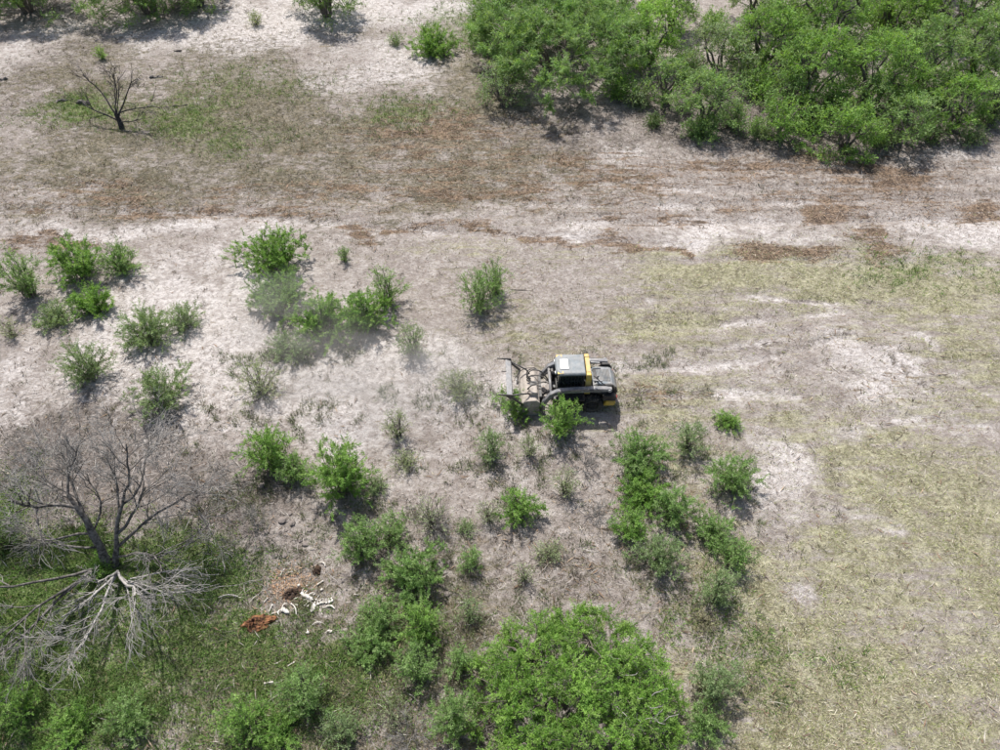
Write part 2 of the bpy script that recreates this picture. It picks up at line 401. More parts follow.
def flat_pieces(name, rng, P, lmin, lmax, wmin, wmax, cols, label, mat, tilt=.2, angle=None, var=.25):
    n = len(P)
    a = rng.random(n) * 2 * math.pi if angle is None else rng.normal(angle, .8, n)
    L = lmin + (lmax - lmin) * rng.random(n) ** 3.5; W = wmin + (wmax - wmin) * rng.random(n) ** 2
    d = np.stack((np.cos(a), np.sin(a), rng.normal(0, tilt, n)), -1); s = np.stack((-np.sin(a), np.cos(a), rng.normal(0, .35, n)), -1)
    c = P + np.array((0, 0, .015)) + np.abs(d[:, 2:3]) * L[:, None] * .5 * np.array((0, 0, 1.))
    h = L[:, None] * .5; w = W[:, None] * .5
    k = rng.normal(0, .06, n)[:, None] * L[:, None]
    V = np.stack((c - d * h, c - s * w + s * k, c + d * h, c + s * w + s * k), 1).reshape(-1, 3)
    F = np.arange(n * 4).reshape(-1, 4)
    col = np.repeat(pick_cols(rng, n, cols, var), 4, 0)
    o = link(name, mesh_np(name, V, F, mat, col), kind='stuff')
    tag(o, label, name.replace('_', ' ').split()[-1])
    return o
def tufts(name, rng, P, blades, hmin, hmax, lean, wid, cols, label, mat, var=.25):
    n = len(P) * blades
    base = np.repeat(P, blades, 0); r = rng.random(n) * .10
    a = rng.random(n) * 2 * math.pi
    H = np.repeat(hmin + (hmax - hmin) * rng.random(len(P)) ** 2, blades) * (.6 + .6 * rng.random(n))
    ln = np.abs(rng.normal(lean, .35, n))
    d = np.stack((np.cos(a), np.sin(a), np.zeros(n)), -1); s = np.stack((-np.sin(a), np.cos(a), np.zeros(n)), -1)
    b = base + d * r[:, None] - np.array((0, 0, .02)); tip = b + d * (np.sin(ln) * H)[:, None] + np.array((0, 0, 1.)) * (np.cos(ln) * H)[:, None]
    w = (wid * (.6 + .8 * rng.random(n)))[:, None]
    V = np.stack((b - s * w, b + s * w, tip), 1).reshape(-1, 3)
    F = np.arange(n * 3).reshape(-1, 3)
    cc = np.repeat(pick_cols(rng, len(P), cols, var), blades, 0) * (.8 + .4 * rng.random((n, 1)))
    o = link(name, mesh_np(name, V, F, mat, np.repeat(np.clip(cc, 0, 1), 3, 0)), kind='stuff')
    tag(o, label, name.replace('_', ' ').split()[-1])
    return o

rng = np.random.default_rng(7)
flat_pieces('straw_litter', rng, scatter_pts(rng, 62000, 'straw', 1.6, .010, extra=lambda f: .25 + .9 * f['patch']), .05, .30, .008, .020,
            [(.40, .36, .25), (.32, .31, .18), (.44, .40, .29), (.27, .27, .15), (.22, .185, .13), (.54, .50, .40), (.16, .135, .10), (.24, .20, .15)],
            'cut yellowish straw and stalks strewn over the cleared right side', M['straw'], var=.38)
flat_pieces('mulch_chips', rng, scatter_pts(rng, 34000, 'mulch', 1.5, .02), .05, .45, .014, .05,
            [(.17, .115, .075), (.25, .175, .12), (.10, .07, .05), (.33, .25, .18), (.20, .135, .09), (.14, .10, .075)],
            'brown shredded wood mulch in streaks along the cleared track', M['straw'])
flat_pieces('dead_twigs', rng, scatter_pts(rng, 22000, 'litter_shade', 1.2, .08), .08, .70, .010, .026,
            [(.20, .175, .155), (.32, .29, .26), (.12, .10, .085), (.40, .37, .34)],
            'fine grey twigs and dead stalks lying on bare soil', M['straw'], tilt=.35)
tufts('dry_grass', rng, scatter_pts(rng, 22000, 'dry', 1.3, .02), 6, .06, .24, .8, .011,
      [(.27, .23, .14), (.21, .185, .105), (.17, .165, .08), (.33, .29, .19), (.15, .15, .07), (.24, .19, .13)],
      'short olive and tan dry grass covering the open ground', M['blade'])
tufts('green_grass', rng, scatter_pts(rng, 28000, 'green', 1.2, .0), 6, .08, .30, .7, .016,
      [(.13, .23, .055), (.16, .26, .075), (.11, .185, .05), (.22, .27, .10), (.15, .21, .07)],
      'low green grass growing around the dead tree', M['blade'])
tufts('yellow_stubble', rng, scatter_pts(rng, 21000, 'straw', 1.3, .0, extra=lambda f: .3 + .8 * f['patch']), 5, .04, .16, .9, .011,
      [(.34, .39, .14), (.29, .32, .12), (.41, .42, .20), (.22, .27, .09)],
      'short yellowish green stubble between the straw', M['blade'], var=.35)
tufts('dry_weeds', rng, scatter_pts(rng, 15000, 'litter_shade', .8, .16, extra=lambda f: (1 - .85 * np.maximum(f['straw'], f['track']))), 9, .05, .26, .8, .013,
      [(.13, .11, .092), (.17, .145, .125), (.10, .10, .06), (.085, .072, .06), (.12, .13, .07)],
      'small grey dried weeds dotting the pale soil', M['blade'])

_q = rng.random((26000, 2)) * np.array((22, 15)) + np.array((-12.5, -13.5))
_q = _q[fbm(_q[:, 0], _q[:, 1], .8, 3, 301) + .5 * (fbm(_q[:, 0], _q[:, 1], 3.5, 2, 333) - .5) > .62][:3600]
tufts('low_weeds', rng, np.column_stack((_q, hfun(_q[:, 0], _q[:, 1]))), 11, .10, .34, .65, .011,
      [(.17, .21, .10), (.14, .18, .08), (.20, .22, .14), (.17, .15, .12), (.13, .15, .08)],
      'faint grey green low weeds between the shrubs in the middle', M['blade'])

# ------------------------------------------------------------------ plants
def leaves_along(rng, A, B, per, ll, lw, cols, droop=.15, spread=1.0, var=.22, start=.15):
    """feathery leaves along twigs A->B"""
    n = len(A) * per
    t = start + (1 - start) * np.tile((np.arange(per) + .5) / per, len(A)) + rng.normal(0, .04, n)
    A2 = np.repeat(A, per, 0); D = np.repeat(B - A, per, 0)
    p = A2 + D * t[:, None]
    du = unit(D)
    rnd = unit(rng.normal(0, 1, (n, 3)))
    d = unit(du * .75 + rnd * .85 * spread + np.array((0, 0, -droop)))
    s = unit(np.cross(d, unit(rng.normal(0, .7, (n, 3)) + np.array((0, 0, 1.)))))
    L = (ll * (.6 + .8 * rng.random(n)))[:, None]; W = (lw * (.6 + .8 * rng.random(n)))[:, None] * .5
    nrm = np.cross(s, d)
    V = np.stack((p, p + d * L * .75 + s * W, p + d * L - s * W), 1).reshape(-1, 3)
    F = np.arange(n * 3).reshape(-1, 3)
    tw = pick_cols(rng, len(A), cols, var)
    col = np.repeat(np.clip(np.repeat(tw, per, 0) * (.85 + .3 * rng.random((n, 1))), 0, 1), 3, 0)
    return V, F, col

GREENS = {
    'bright': [(.150, .262, .045), (.190, .305, .062), (.118, .215, .040), (.225, .320, .090)],
    'mid':    [(.160, .255, .072), (.195, .285, .095), (.130, .215, .058), (.230, .305, .125)],
    'sage':   [(.205, .265, .125), (.175, .235, .105), (.240, .290, .155), (.150, .205, .088)],
    'dusty':  [(.290, .310, .190), (.245, .275, .155), (.340, .345, .235), (.200, .235, .125)],
    'tree':   [(.140, .250, .034), (.178, .290, .046), (.110, .205, .030), (.215, .312, .072)],
    'dark':   [(.075, .120, .034), (.095, .145, .045), (.065, .098, .030)],
    'lime':   [(.200, .325, .052), (.245, .360, .078), (.160, .275, .045)],
    'brown':  [(.26, .215, .145), (.21, .195, .11), (.31, .26, .185)],
}
for _k in GREENS:
    GREENS[_k] = [tuple(np.clip(np.array(c) * np.array((1.05, 1.16, 1.06)) + np.array((.012, .012, .014)), 0, .45)) for c in GREENS[_k]]
def shrub_meshes(rng, w, d, h, cols, lai=2.2, ll=.12, lw=.042, upright=.5, dead=0.0, stem_r=.010, bark='bark'):
    ns = int(np.clip(12 + w * 10, 14, 56))
    az = np.arange(ns) * 2.39996 + rng.normal(0, .35, ns); rr = np.clip(np.sqrt((np.arange(ns) + .5) / ns) + rng.normal(0, .07, ns), 0, 1) * .92
    lob = 1 + .12 * np.sin(az * 2 + rng.random() * 6) + .10 * np.sin(az * 3 + rng.random() * 6)
    tip = np.stack((np.cos(az) * rr * w / 2 * lob, np.sin(az) * rr * d / 2 * lob, h * (1 - .78 * rr ** 2) * (.70 + .24 * rng.random(ns))), -1)
    base = np.stack((rng.normal(0, .06 * w, ns), rng.normal(0, .06 * d, ns), np.full(ns, -.05)), -1)
    ctl = base * .6 + tip * .4; ctl[:, 2] = tip[:, 2] * (.35 + .45 * upright)
    ctl += rng.normal(0, .06 * h, (ns, 3))
    n = 6
    S = bez(base, ctl, tip, n)
    rad = np.linspace(1, .35, n)[None] * stem_r * (.7 + .6 * rng.random(ns))[:, None] * (1 + .25 * h)
    V1, F1 = tubes(S, rad, 4)
    # twigs leaving each stem
    nt = int(np.clip(7 + 2 * h, 7, 11))
    t = .10 + .90 * rng.random((ns, nt)) ** .75
    idx = t * (n - 1); i0 = np.minimum(idx.astype(int), n - 2); fr = (idx - i0)[..., None]
    O = np.take_along_axis(S, i0[..., None], 1) * (1 - fr) + np.take_along_axis(S, i0[..., None] + 1, 1) * fr
    T = np.take_along_axis(S, i0[..., None] + 1, 1) - np.take_along_axis(S, i0[..., None], 1)
    O = O.reshape(-1, 3); T = unit(T.reshape(-1, 3))
    out = O.copy(); out[:, 2] = 0; out = unit(out + 1e-4)
    D = unit(T * .5 + out * .35 + rng.normal(0, .75, O.shape) + np.array((0, 0, .20 + .45 * upright)))
    Ln = (.14 + .085 * min(w, 3)) * (.55 + .8 * rng.random(len(O)))
    E = O + D * Ln[:, None]
    E[:, 2] = np.maximum(E[:, 2], .05)
    tw = np.stack((O, E), 1)[::2]
    V2, F2 = tubes(tw, np.tile(np.array([[.0045, .002]]), (len(tw), 1)), 3)
    k1 = len(V1)
    area = math.pi * w * d / 4
    nl = area * lai / (ll * lw * .5)
    per = int(np.clip(nl / len(O), 3, 60))
    live = rng.random(len(O)) > dead
    LV, LF, LC = leaves_along(rng, O[live], E[live], per, ll, lw, cols)
    st = mesh_np('stems', np.concatenate((V1, V2)), np.concatenate((F1, F2 + k1)), M[bark], smooth=True)
    cr = mesh_np('foliage', LV, LF, M['leaf'], LC)
    return st, cr

def tree_meshes(rng, w, d, h, cols, lai=2.6, ll=.2, lw=.085, trunk_h=.25, clump=.55, nclump=None, flat=.6, bark='bark', lobe=1.0):
    """low branching mesquite: short trunks, spreading limbs, leaf sprays in clumps"""
    area = math.pi * w * d / 4
    nc = nclump or int(np.clip(area / (clump * clump * .8), 16, 150))
    az = np.arange(nc) * 2.39996 + rng.normal(0, .22, nc); rr = np.clip(np.sqrt((np.arange(nc) + .5) / nc) + rng.normal(0, .05, nc), 0, 1.05)
    k = rng.random(nc) < .62
    lob = 1 + lobe * (.16 * np.sin(az * 2 + rng.random() * 6) + .12 * np.sin(az * 3 + rng.random() * 6) + .08 * np.sin(az * 5 + rng.random() * 6))
    top = trunk_h + (1 - trunk_h) * np.sqrt(np.clip(1 - (rr * .93) ** 2.2, 0, 1)) * (.82 + .22 * rng.random(nc))
    low = trunk_h * (.7 + .5 * rng.random(nc)) + (top - trunk_h) * (.15 + .5 * rng.random(nc))
    zc = np.where(k, top, low) * h
    C = np.stack((np.cos(az) * rr * lob * w / 2 * .9, np.sin(az) * rr * lob * d / 2 * .9, zc - clump * .35), -1)
    # limbs
    nl = int(np.clip(3 + w * .8, 4, 9))
    la = np.arange(nl) * 2 * math.pi / nl + rng.normal(0, .25, nl)
    base = np.stack((np.cos(la) * .06 * w * .4, np.sin(la) * .06 * w * .4, np.full(nl, -.15)), -1)
    lt = np.stack((np.cos(la) * w * .27, np.sin(la) * d * .27, h * (.50 + .18 * rng.random(nl))), -1)
    lc = np.stack((np.cos(la) * w * .09, np.sin(la) * d * .09, h * (.30 + .1 * rng.random(nl))), -1)
    S = bez(base, lc, lt, 7); S[:, 1:-1] += rng.normal(0, .03 * h, S[:, 1:-1].shape)
    rad = np.linspace(1, .38, 7)[None] * (.022 * h + .03) * (.8 + .5 * rng.random(nl))[:, None]
    V1, F1 = tubes(S, rad, 6)
    # branch to each clump from the nearest limb point
    Q = S[:, 2:].reshape(-1, 3)
    dd = ((C[:, None] - Q[None]) ** 2).sum(-1); ni = dd.argmin(1)
    A = Q[ni]; mid = (A + C) / 2; mid[:, 2] += .1 * h * rng.random(nc)
    Bp = bez(A, mid, C, 5); Bp[:, 1:-1] += rng.normal(0, .05, Bp[:, 1:-1].shape)
    V2, F2 = tubes(Bp, np.linspace(.035, .012, 5)[None].repeat(nc, 0) * (.5 + .12 * h), 4)
    # twigs in each clump
    ntw = 15
    cs = clump * (.65 + .7 * rng.random(nc))
    O = np.repeat(C, ntw, 0) + rng.normal(0, .16, (nc * ntw, 3)) * np.repeat(cs, ntw)[:, None]
    Dn = unit(rng.normal(0, 1, O.shape) * np.array((1, 1, flat)) + np.array((0, 0, .28)))
    E = O + Dn * (np.repeat(cs, ntw) * (.6 + .6 * rng.random(len(O))))[:, None]
    V3, F3 = tubes(np.stack((O, E), 1)[::3], np.tile(np.array([[.010, .004]]), (len(O[::3]), 1)), 3)
    per = int(np.clip(area * lai / (ll * lw * .5) / len(O), 3, 40))
    cl = np.array(cols)
    LV, LF, LC = leaves_along(rng, O, E, per, ll, lw, cols, droop=.25)
    # each clump keeps a slightly different green of its own
    tone = np.repeat(.82 + .36 * rng.random(nc), ntw * per * 3)[:, None]
    LC = np.clip(LC * tone, 0, 1)
    st = mesh_np('trunk', np.concatenate((V1, V2, V3)), np.concatenate((F1, F2 + len(V1), F3 + len(V1) + len(V2))), M[bark], smooth=True)
    cr = mesh_np('crown', LV, LF, M['leaf'], LC)
    return st, cr

def place(cx, cy, w, h, hk=None):
    """from the outline seen in the photo to ground place, width, height in metres"""
    p = at(cx, cy); s, sn, cs = ppm(p)
    W = w / s
    H = (h / s - .72 * W * sn) / (.85 * cs)
    H = float(np.clip(H, .42 * W, 1.15 * W)) if hk is None else hk
    q = at(cx, cy, H * .45)
    s2, sn, cs = ppm(q)
    return q[0], q[1], w / s2, H

def shrub(seed, cx, cy, w, h, tone, lai, label, hk=None, group=None, cat='shrub', **kw):
    x, y, W, H = place(cx, cy, w, h, hk)
    rg = np.random.default_rng(1000 + seed)
    o = empty('shrub', (x, y, gz(x, y)))
    tag(o, label, cat, group or 'mesquite shrubs on the open ground')
    st, cr = shrub_meshes(rg, W * 1.02, W * .98, H, GREENS[tone], lai, **kw)
    link('stems', st, o); link('foliage', cr, o)
    return o
def tree(seed, cx, cy, w, h, tone, lai, label, hk=None, group=None, name='mesquite_tree', base=None, **kw):
    x, y, W, H = place(cx, cy, w, h, hk); deadtips = kw.pop('deadtips', 0)
    if base: x, y = at(*base)[:2]
    rg = np.random.default_rng(3000 + seed)
    o = empty(name, (x, y, gz(x, y)))
    tag(o, label, 'tree', group)
    st, cr = tree_meshes(rg, W, W * kw.pop('depth', .95), H, GREENS[tone], lai, **kw)
    link('trunk', st, o); link('crown', cr, o)
    if deadtips:
        sg = []
        for k in range(deadtips):
            a0 = np.array((W * (.10 + .22 * rg.random()), W * (.12 * rg.normal()), H * (.72 + .1 * rg.random()))); d0 = rg.normal(0, 1, 3); d0[2] = abs(d0[2]) + .5; d0 /= np.linalg.norm(d0)
            sg.append((np.stack([a0 + d0 * .55 * t + rg.normal(0, .03, 3) for t in np.linspace(0, 1, 5)]), np.linspace(.014, .006, 5)))
        Vd, Fd = tubes(np.array([q[0] for q in sg]), np.array([q[1] for q in sg]), 4)
        link('bare_twigs', mesh_np('bare_twigs', Vd, Fd, M['bleached'], smooth=True), o, kind='stuff')
    return o
SHRUBS = [
 # cx, cy, w, h, tone, leaf area, label, extras
 (18, 275, 46, 66, 'mid', 1.9, 'tall feathery green shrub cut by the left edge of the picture', dict(upright=.9)),
 (72, 258, 52, 56, 'bright', 2.6, 'bright green shrub, tallest in the middle of the upper left cluster', {}),
 (117, 258, 42, 40, 'mid', 2.0, 'soft green shrub at the right end of the upper left cluster', {}),
 (90, 300, 42, 38, 'bright', 2.8, 'dense bright green shrub at the front of the upper left cluster', {}),
 (54, 315, 42, 30, 'sage', 1.5, 'low dull green shrub at the bottom of the upper left cluster', {}),
 (8, 328, 26, 26, 'dusty', .8, 'sparse greyish weed shrub low on the left edge', dict(dead=.4)),
 (144, 327, 58, 52, 'sage', 1.9, 'dusty sage green shrub, left of a joined pair on pale soil', {}),
 (182, 317, 36, 34, 'sage', 1.5, 'smaller sage green shrub, right of a joined pair on pale soil', {}),
 (82, 362, 52, 54, 'sage', 1.6, 'loose olive green shrub above the bare crown of the dead tree', {}),
 (158, 388, 66, 60, 'sage', 1.8, 'round olive shrub with a grey dead skirt above the dead tree', dict(dead=.22)),
 (272, 250, 68, 62, 'bright', 2.8, 'round bright green shrub topmost in the central left cluster', {}),
 (278, 294, 64, 44, 'mid', 2.3, 'dust veiled green shrub in the middle of the central left cluster', {}),
 (322, 318, 62, 58, 'bright', 2.9, 'dense rich green shrub at the bottom of the central left cluster', {}),
 (362, 312, 56, 56, 'bright', 2.7, 'dense green shrub at the right of the central left cluster', {}),
 (386, 286, 38, 52, 'mid', 1.2, 'thin wispy light green shrub right of the central left cluster', dict(upright=1.0)),
 (290, 346, 46, 32, 'sage', 1.5, 'low grey green shrub fading into the drifting dust', {}),
 (412, 340, 34, 42, 'sage', 1.1, 'slim greyish shrub standing alone right of the central left cluster', dict(upright=.9)),
 (343, 254, 14, 20, 'mid', 1.4, 'tiny green sapling beside the wheel track', dict(upright=.9)),
 (256, 378, 50, 52, 'dusty', .8, 'sparse straw green shrub on pale soil under the dust', dict(dead=.3)),
 (478, 292, 44, 52, 'mid', 1.3, 'loose green shrub, left of a pair above the loader', dict(upright=.8)),
 (494, 278, 36, 58, 'mid', 1.3, 'tall upright wispy shrub, right of a pair above the loader', dict(upright=1.0)),
 (458, 385, 40, 36, 'dusty', 1.0, 'pale wispy shrub in the dust left of the mulching head', dict(upright=.9)),
 (266, 450, 50, 60, 'bright', 2.4, 'bright green upright shrub right of the dead tree crown', dict(upright=.8)),
 (292, 468, 32, 40, 'mid', 2.2, 'small green shrub between two bright shrubs near the dead tree', {}),
 (340, 470, 66, 78, 'bright', 2.5, 'large bright green shrub centre left on pale soil', dict(upright=.7)),
 (376, 486, 28, 24, 'sage', 1.2, 'low olive shrub touching the right foot of a large bright shrub', {}),
 (358, 540, 44, 52, 'mid', 2.2, 'mid green shrub above and right of the bones', {}),
 (392, 530, 40, 40, 'mid', 1.4, 'open mid green shrub right of the one above the bones', {}),
 (396, 425, 32, 52, 'dusty', .7, 'thin grey green weed bush in the dusty middle ground', dict(upright=1.0)),
 (405, 461, 28, 26, 'dusty', .8, 'small grey green weed right of a large bright shrub', {}),
 (430, 514, 44, 48, 'dusty', .6, 'bare looking grey shrub with a few leaves in the middle', dict(dead=.5)),
 (416, 574, 64, 60, 'mid', 2.4, 'large soft green shrub in the lower middle with dark shadow', dict(upright=.8)),
 (380, 614, 34, 36, 'mid', 2.1, 'round green shrub, upper one right of the bones', {}),
 (372, 643, 46, 40, 'mid', 2.3, 'yellowish green shrub, lower one right of the bones', {}),
 (420, 622, 42, 58, 'bright', 2.3, 'tall green shrub below the large soft green shrub', dict(upright=.8)),
 (418, 664, 44, 48, 'mid', 2.0, 'soft green shrub lowest in the lower middle column', {}),
 (470, 560, 24, 50, 'mid', 1.8, 'narrow upright green shrub left of the big round tree', dict(upright=1.0)),
 (466, 528, 18, 16, 'sage', 1.3, 'tiny green tuft just above a narrow upright shrub', {}),
 (491, 445, 32, 46, 'sage', 1.6, 'soft sage shrub standing alone below the mulching head', dict(upright=.9)),
 (528, 448, 24, 36, 'dusty', .9, 'pale wispy shrub below the front wheel of the loader', dict(upright=1.0)),
 (520, 507, 38, 42, 'bright', 2.6, 'compact bright green shrub alone between loader and big tree', {}),
 (488, 512, 26, 36, 'dusty', .7, 'thin grey green weed left of the compact bright shrub', dict(upright=.9)),
 (566, 484, 28, 44, 'dusty', .9, 'pale stalky weed bush right of the compact bright shrub', dict(upright=1.0)),
 (462, 662, 34, 48, 'mid', 2.0, 'slim soft green shrub left of the big round tree', dict(upright=.9)),
 (452, 715, 46, 62, 'mid', 2.2, 'feathery green shrub at the bottom edge left of the big tree', dict(upright=.9)),
 (470, 610, 26, 44, 'sage', .9, 'sparse pale shrub between lower middle column and big tree', dict(upright=.9)),
 (550, 553, 28, 22, 'dusty', 1.0, 'flat greyish green weed above the big round tree', {}),
 (525, 574, 22, 28, 'dusty', .9, 'small greyish weed at upper left of the big round tree', dict(dead=.3)),
 (562, 418, 40, 54, 'bright', 2.2, 'bright green shrub standing in front of the loader wheels', dict(upright=.8)),
 (517, 404, 44, 24, 'bright', 1.8, 'low green shrub caught under the mulching head', {}),
 (640, 455, 58, 56, 'mid', 2.1, 'large feathery green shrub right below the loader', dict(upright=.9)),
 (642, 493, 50, 44, 'bright', 2.4, 'rich green shrub in the middle of the right hand group', {}),
 (630, 526, 36, 40, 'bright', 2.3, 'bright green shrub at the lower left of the right hand group', {}),
 (675, 508, 42, 50, 'mid', 2.3, 'soft green shrub on the right of the right hand group', dict(upright=.8)),
 (661, 556, 48, 50, 'sage', 1.9, 'sage green shrub with dark shadow lowest in right hand group', dict(upright=.8)),
 (690, 438, 38, 44, 'sage', 1.2, 'open greyish green shrub right of the loader shadow', dict(upright=.9)),
 (728, 422, 26, 20, 'bright', 2.0, 'small flat bright green shrub on the straw', {}),
 (733, 478, 50, 54, 'mid', 2.2, 'feathery green shrub topmost in the outer right column', dict(upright=1.0)),
 (714, 533, 42, 40, 'mid', 2.2, 'green shrub left of two in the outer right column', {}),
 (738, 553, 34, 44, 'mid', 2.1, 'green shrub right of two in the outer right column', {}),
 (720, 588, 38, 46, 'sage', 1.8, 'dull green shrub lowest in the outer right column', dict(upright=.8)),
 (705, 622, 28, 24, 'brown', 1.0, 'small brownish dry shrub above right of the big tree', dict(dead=.3)),
 (716, 683, 46, 60, 'sage', 2.0, 'grey green shrub touching the right side of the big tree', dict(upright=.8)),
 (706, 725, 40, 40, 'mid', 2.1, 'soft green shrub at the lower right foot of the big tree', {}),
 (303, 690, 54, 62, 'mid', 1.9, 'loose green shrub below the bones in the grass', {}),
 (242, 720, 48, 52, 'bright', 1.8, 'bright green shrub at the bottom edge, left of a pair', {}),
 (278, 732, 50, 42, 'bright', 1.9, 'bright green shrub at the bottom edge, right of a pair', {}),
 (340, 728, 38, 44, 'sage', 1.6, 'greyish green shrub at the bottom edge below the bones', {}),
 (390, 715, 40, 36, 'dusty', .7, 'nearly bare grey shrub near the bottom edge', dict(dead=.55)),
 (10, 705, 48, 62, 'bright', 1.8, 'lush green shrub in the lower left corner', {}),
 (70, 728, 56, 46, 'bright', 1.7, 'lush green low shrub at the bottom edge near the left corner', {}),
 (128, 716, 52, 50, 'mid', 1.6, 'lush green shrub at the bottom edge under the fallen limbs', {}),
 (2, 535, 34, 60, 'dark', 2.0, 'dark green shrub on the left edge beside the dead tree', {}),
 (103, 566, 26, 22, 'bright', 2.2, 'fresh green shrub sprouting at the dead tree foot', {}),
 (433, 40, 50, 26, 'bright', 2.2, 'low bright shrub alone left of the big top tree', {}),
 (395, 38, 16, 14, 'sage', 1.2, 'tiny greyish shrub on pale ground near the top', {}),
 (100, 52, 12, 14, 'lime', 1.6, 'tiny lime green sapling near the top left', {}),
 (255, 18, 18, 16, 'dusty', 1.0, 'tiny pale shrub on the white soil at the top', {}),
 (760, 128, 34, 26, 'sage', 1.8, 'low bluish green shrub at the front foot of the thicket', {}),
]
for i, (cx, cy, w, h, tone, lai, lab, ex) in enumerate(SHRUBS):
    near = 1.0 if cy > 200 else 1.5
    shrub(i, cx, cy, w * (1.24 if lai > 2 else 1.16), h * 1.10, tone, lai * 1.2, lab, ll=.080 * near, lw=.025 * near, **ex)

UNDER = [(700, 128, 44, 30), (735, 112, 40, 40), (760, 80, 44, 40), (812, 118, 36, 34), (830, 98, 40, 40), (880, 135, 36, 28), (900, 95, 44, 40), (935, 130, 34, 32), (940, 90, 44, 40), (975, 135, 30, 24),
         (745, 50, 44, 40), (795, 50, 44, 40), (855, 45, 44, 40), (915, 35, 44, 40), (970, 75, 44, 40), (990, 110, 34, 34), (690, 60, 40, 40), (640, 95, 36, 30), (620, 85, 46, 40), (655, 120, 24, 18), (885, 20, 44, 40), (800, 15, 40, 34), (715, 20, 36, 28)]
WHERE = ['left front corner', 'gap behind the left front corner', 'left middle', 'foot of the left small bright tree', 'gap between the two small bright trees', 'foot of the right small bright tree', 'middle of the second row',
         'foot of the olive front tree', 'gap behind the olive front tree', 'right front corner', 'left back', 'foot of the tall left tree', 'middle of the back row', 'right half of the back row', 'right middle', 'right edge',
         'gap beside the broad tree', 'right foot of the broad tree', 'right skirt of the broad tree', 'bare spot right of the broad tree', 'back row near the lime tree', 'back row at the top', 'pale gap at the top']
for i, (q, wh) in enumerate(zip(UNDER, WHERE)):
    shrub(500 + i, *q, ['mid', 'sage', 'bright', 'dark'][i % 4], 2.0, 'undergrowth shrub in the top right thicket, ' + wh, group='undergrowth of the thicket', ll=.18, lw=.055)

# the big round tree at the bottom and the one at the top
tree(1, 578, 712, 236, 200, 'tree', 4.0, 'big round bright green mesquite tree at the bottom centre', hk=3.0, ll=.080, lw=.024, clump=.36, depth=1.0, trunk_h=.04, nclump=320, deadtips=16, lobe=.3)
TREES = [
 (556, 38, 176, 120, 'mid', 3.0, 'broad feathery mesquite tree casting the dark shadow at top centre', dict(hk=4.4, clump=.8, trunk_h=.28, ll=.22, lw=.04)),
 (503, 88, 44, 50, 'sage', 1.1, 'thin grey green mesquite at the left foot of the broad tree', dict(hk=2.4, trunk_h=.15)),
 (520, 18, 90, 50, 'mid', 2.0, 'soft green mesquite behind the left side of the broad tree', dict(hk=3.0)),
 (652, 35, 60, 90, 'lime', 2.4, 'yellow green tree at the right shoulder of the broad tree', dict(hk=4.2)),
 (668, 82, 40, 60, 'mid', 2.2, 'slender green tree between broad tree and thicket', dict(hk=3.0)),
 (710, 100, 64, 84, 'mid', 2.0, 'loose green tree at the left front corner of the thicket', dict(hk=3.6)),
 (722, 55, 62, 60, 'sage', 1.5, 'thin sage tree behind the left front corner of the thicket', dict(hk=3.4)),
 (785, 122, 44, 54, 'bright', 2.4, 'small bright tree at the front of the thicket, left of two', dict(hk=2.6)),
 (850, 130, 58, 60, 'bright', 2.5, 'small bright tree at the front of the thicket, right of two', dict(hk=2.8)),
 (815, 72, 76, 84, 'bright', 2.5, 'tall green tree in the second row above the two small ones', dict(hk=4.6)),
 (880, 75, 70, 86, 'bright', 2.4, 'tall green tree in the second row, third from the right edge', dict(hk=4.6)),
 (905, 122, 56, 56, 'mid', 2.0, 'olive green tree at the thicket front right of the small bright ones', dict(hk=2.9)),
 (925, 60, 66, 84, 'mid', 2.4, 'mid green tree behind the olive front tree on the right', dict(hk=4.4)),
 (962, 105, 50, 76, 'bright', 2.4, 'green tree at the thicket front beside a dark gap', dict(hk=3.6)),
 (985, 55, 62, 90, 'mid', 2.4, 'green tree cut by the right edge of the picture', dict(hk=4.6)),
 (1004, 95, 44, 70, 'mid', 2.2, 'dark footed tree at the right edge of the thicket front', dict(hk=3.4)),
 (770, 40, 68, 70, 'bright', 2.3, 'green tree left of the tall second row trees', dict(hk=4.2)),
 (828, 14, 76, 66, 'bright', 2.4, 'green tree in the back row above the tall trees', dict(hk=4.6)),
 (762, -2, 60, 50, 'sage', 1.8, 'dull sage tree at the top edge left of the back row', dict(hk=4.0)),
 (900, 10, 72, 66, 'lime', 2.4, 'lime green tree in the back row at the top edge', dict(hk=4.8)),
 (960, 12, 66, 66, 'bright', 2.4, 'bright green tree at the back right of the thicket', dict(hk=4.6)),
 (1015, 5, 60, 60, 'mid', 2.4, 'green tree in the top right corner', dict(hk=4.8)),
 (790, 92, 40, 44, 'mid', 2.0, 'small shaded tree behind the left small bright tree', dict(hk=2.8)),
 (868, 100, 36, 44, 'mid', 1.8, 'small shaded tree behind the right small bright tree', dict(hk=2.8)),
 (675, 2, 50, 40, 'bright', 2.2, 'green tree at the top edge above the yellow green tree', dict(hk=4.0)),
 (600, -14, 80, 50, 'mid', 2.2, 'green tree behind the broad tree at the top edge', dict(hk=4.2)),
 (16, -17, 100, 70, 'mid', 2.6, 'tree in the top left corner, only its foot showing', dict(hk=4.4)),
 (138, -18, 96, 70, 'mid', 2.8, 'green tree hanging into the top edge near the left', dict(hk=4.8)),
 (192, -22, 60, 56, 'mid', 2.4, 'smaller tree right of the one hanging into the top left edge', dict(hk=4.0)),
 (322, -12, 66, 60, 'mid', 2.6, 'lone tree at the top edge left of centre', dict(hk=4.4)),
 (845, -30, 80, 60, 'mid', 2.2, 'tree just beyond the top edge behind the thicket', dict(hk=4.8)),
 (940, -30, 80, 60, 'mid', 2.2, 'tree beyond the top edge behind the thicket on the right', dict(hk=4.8)),
]
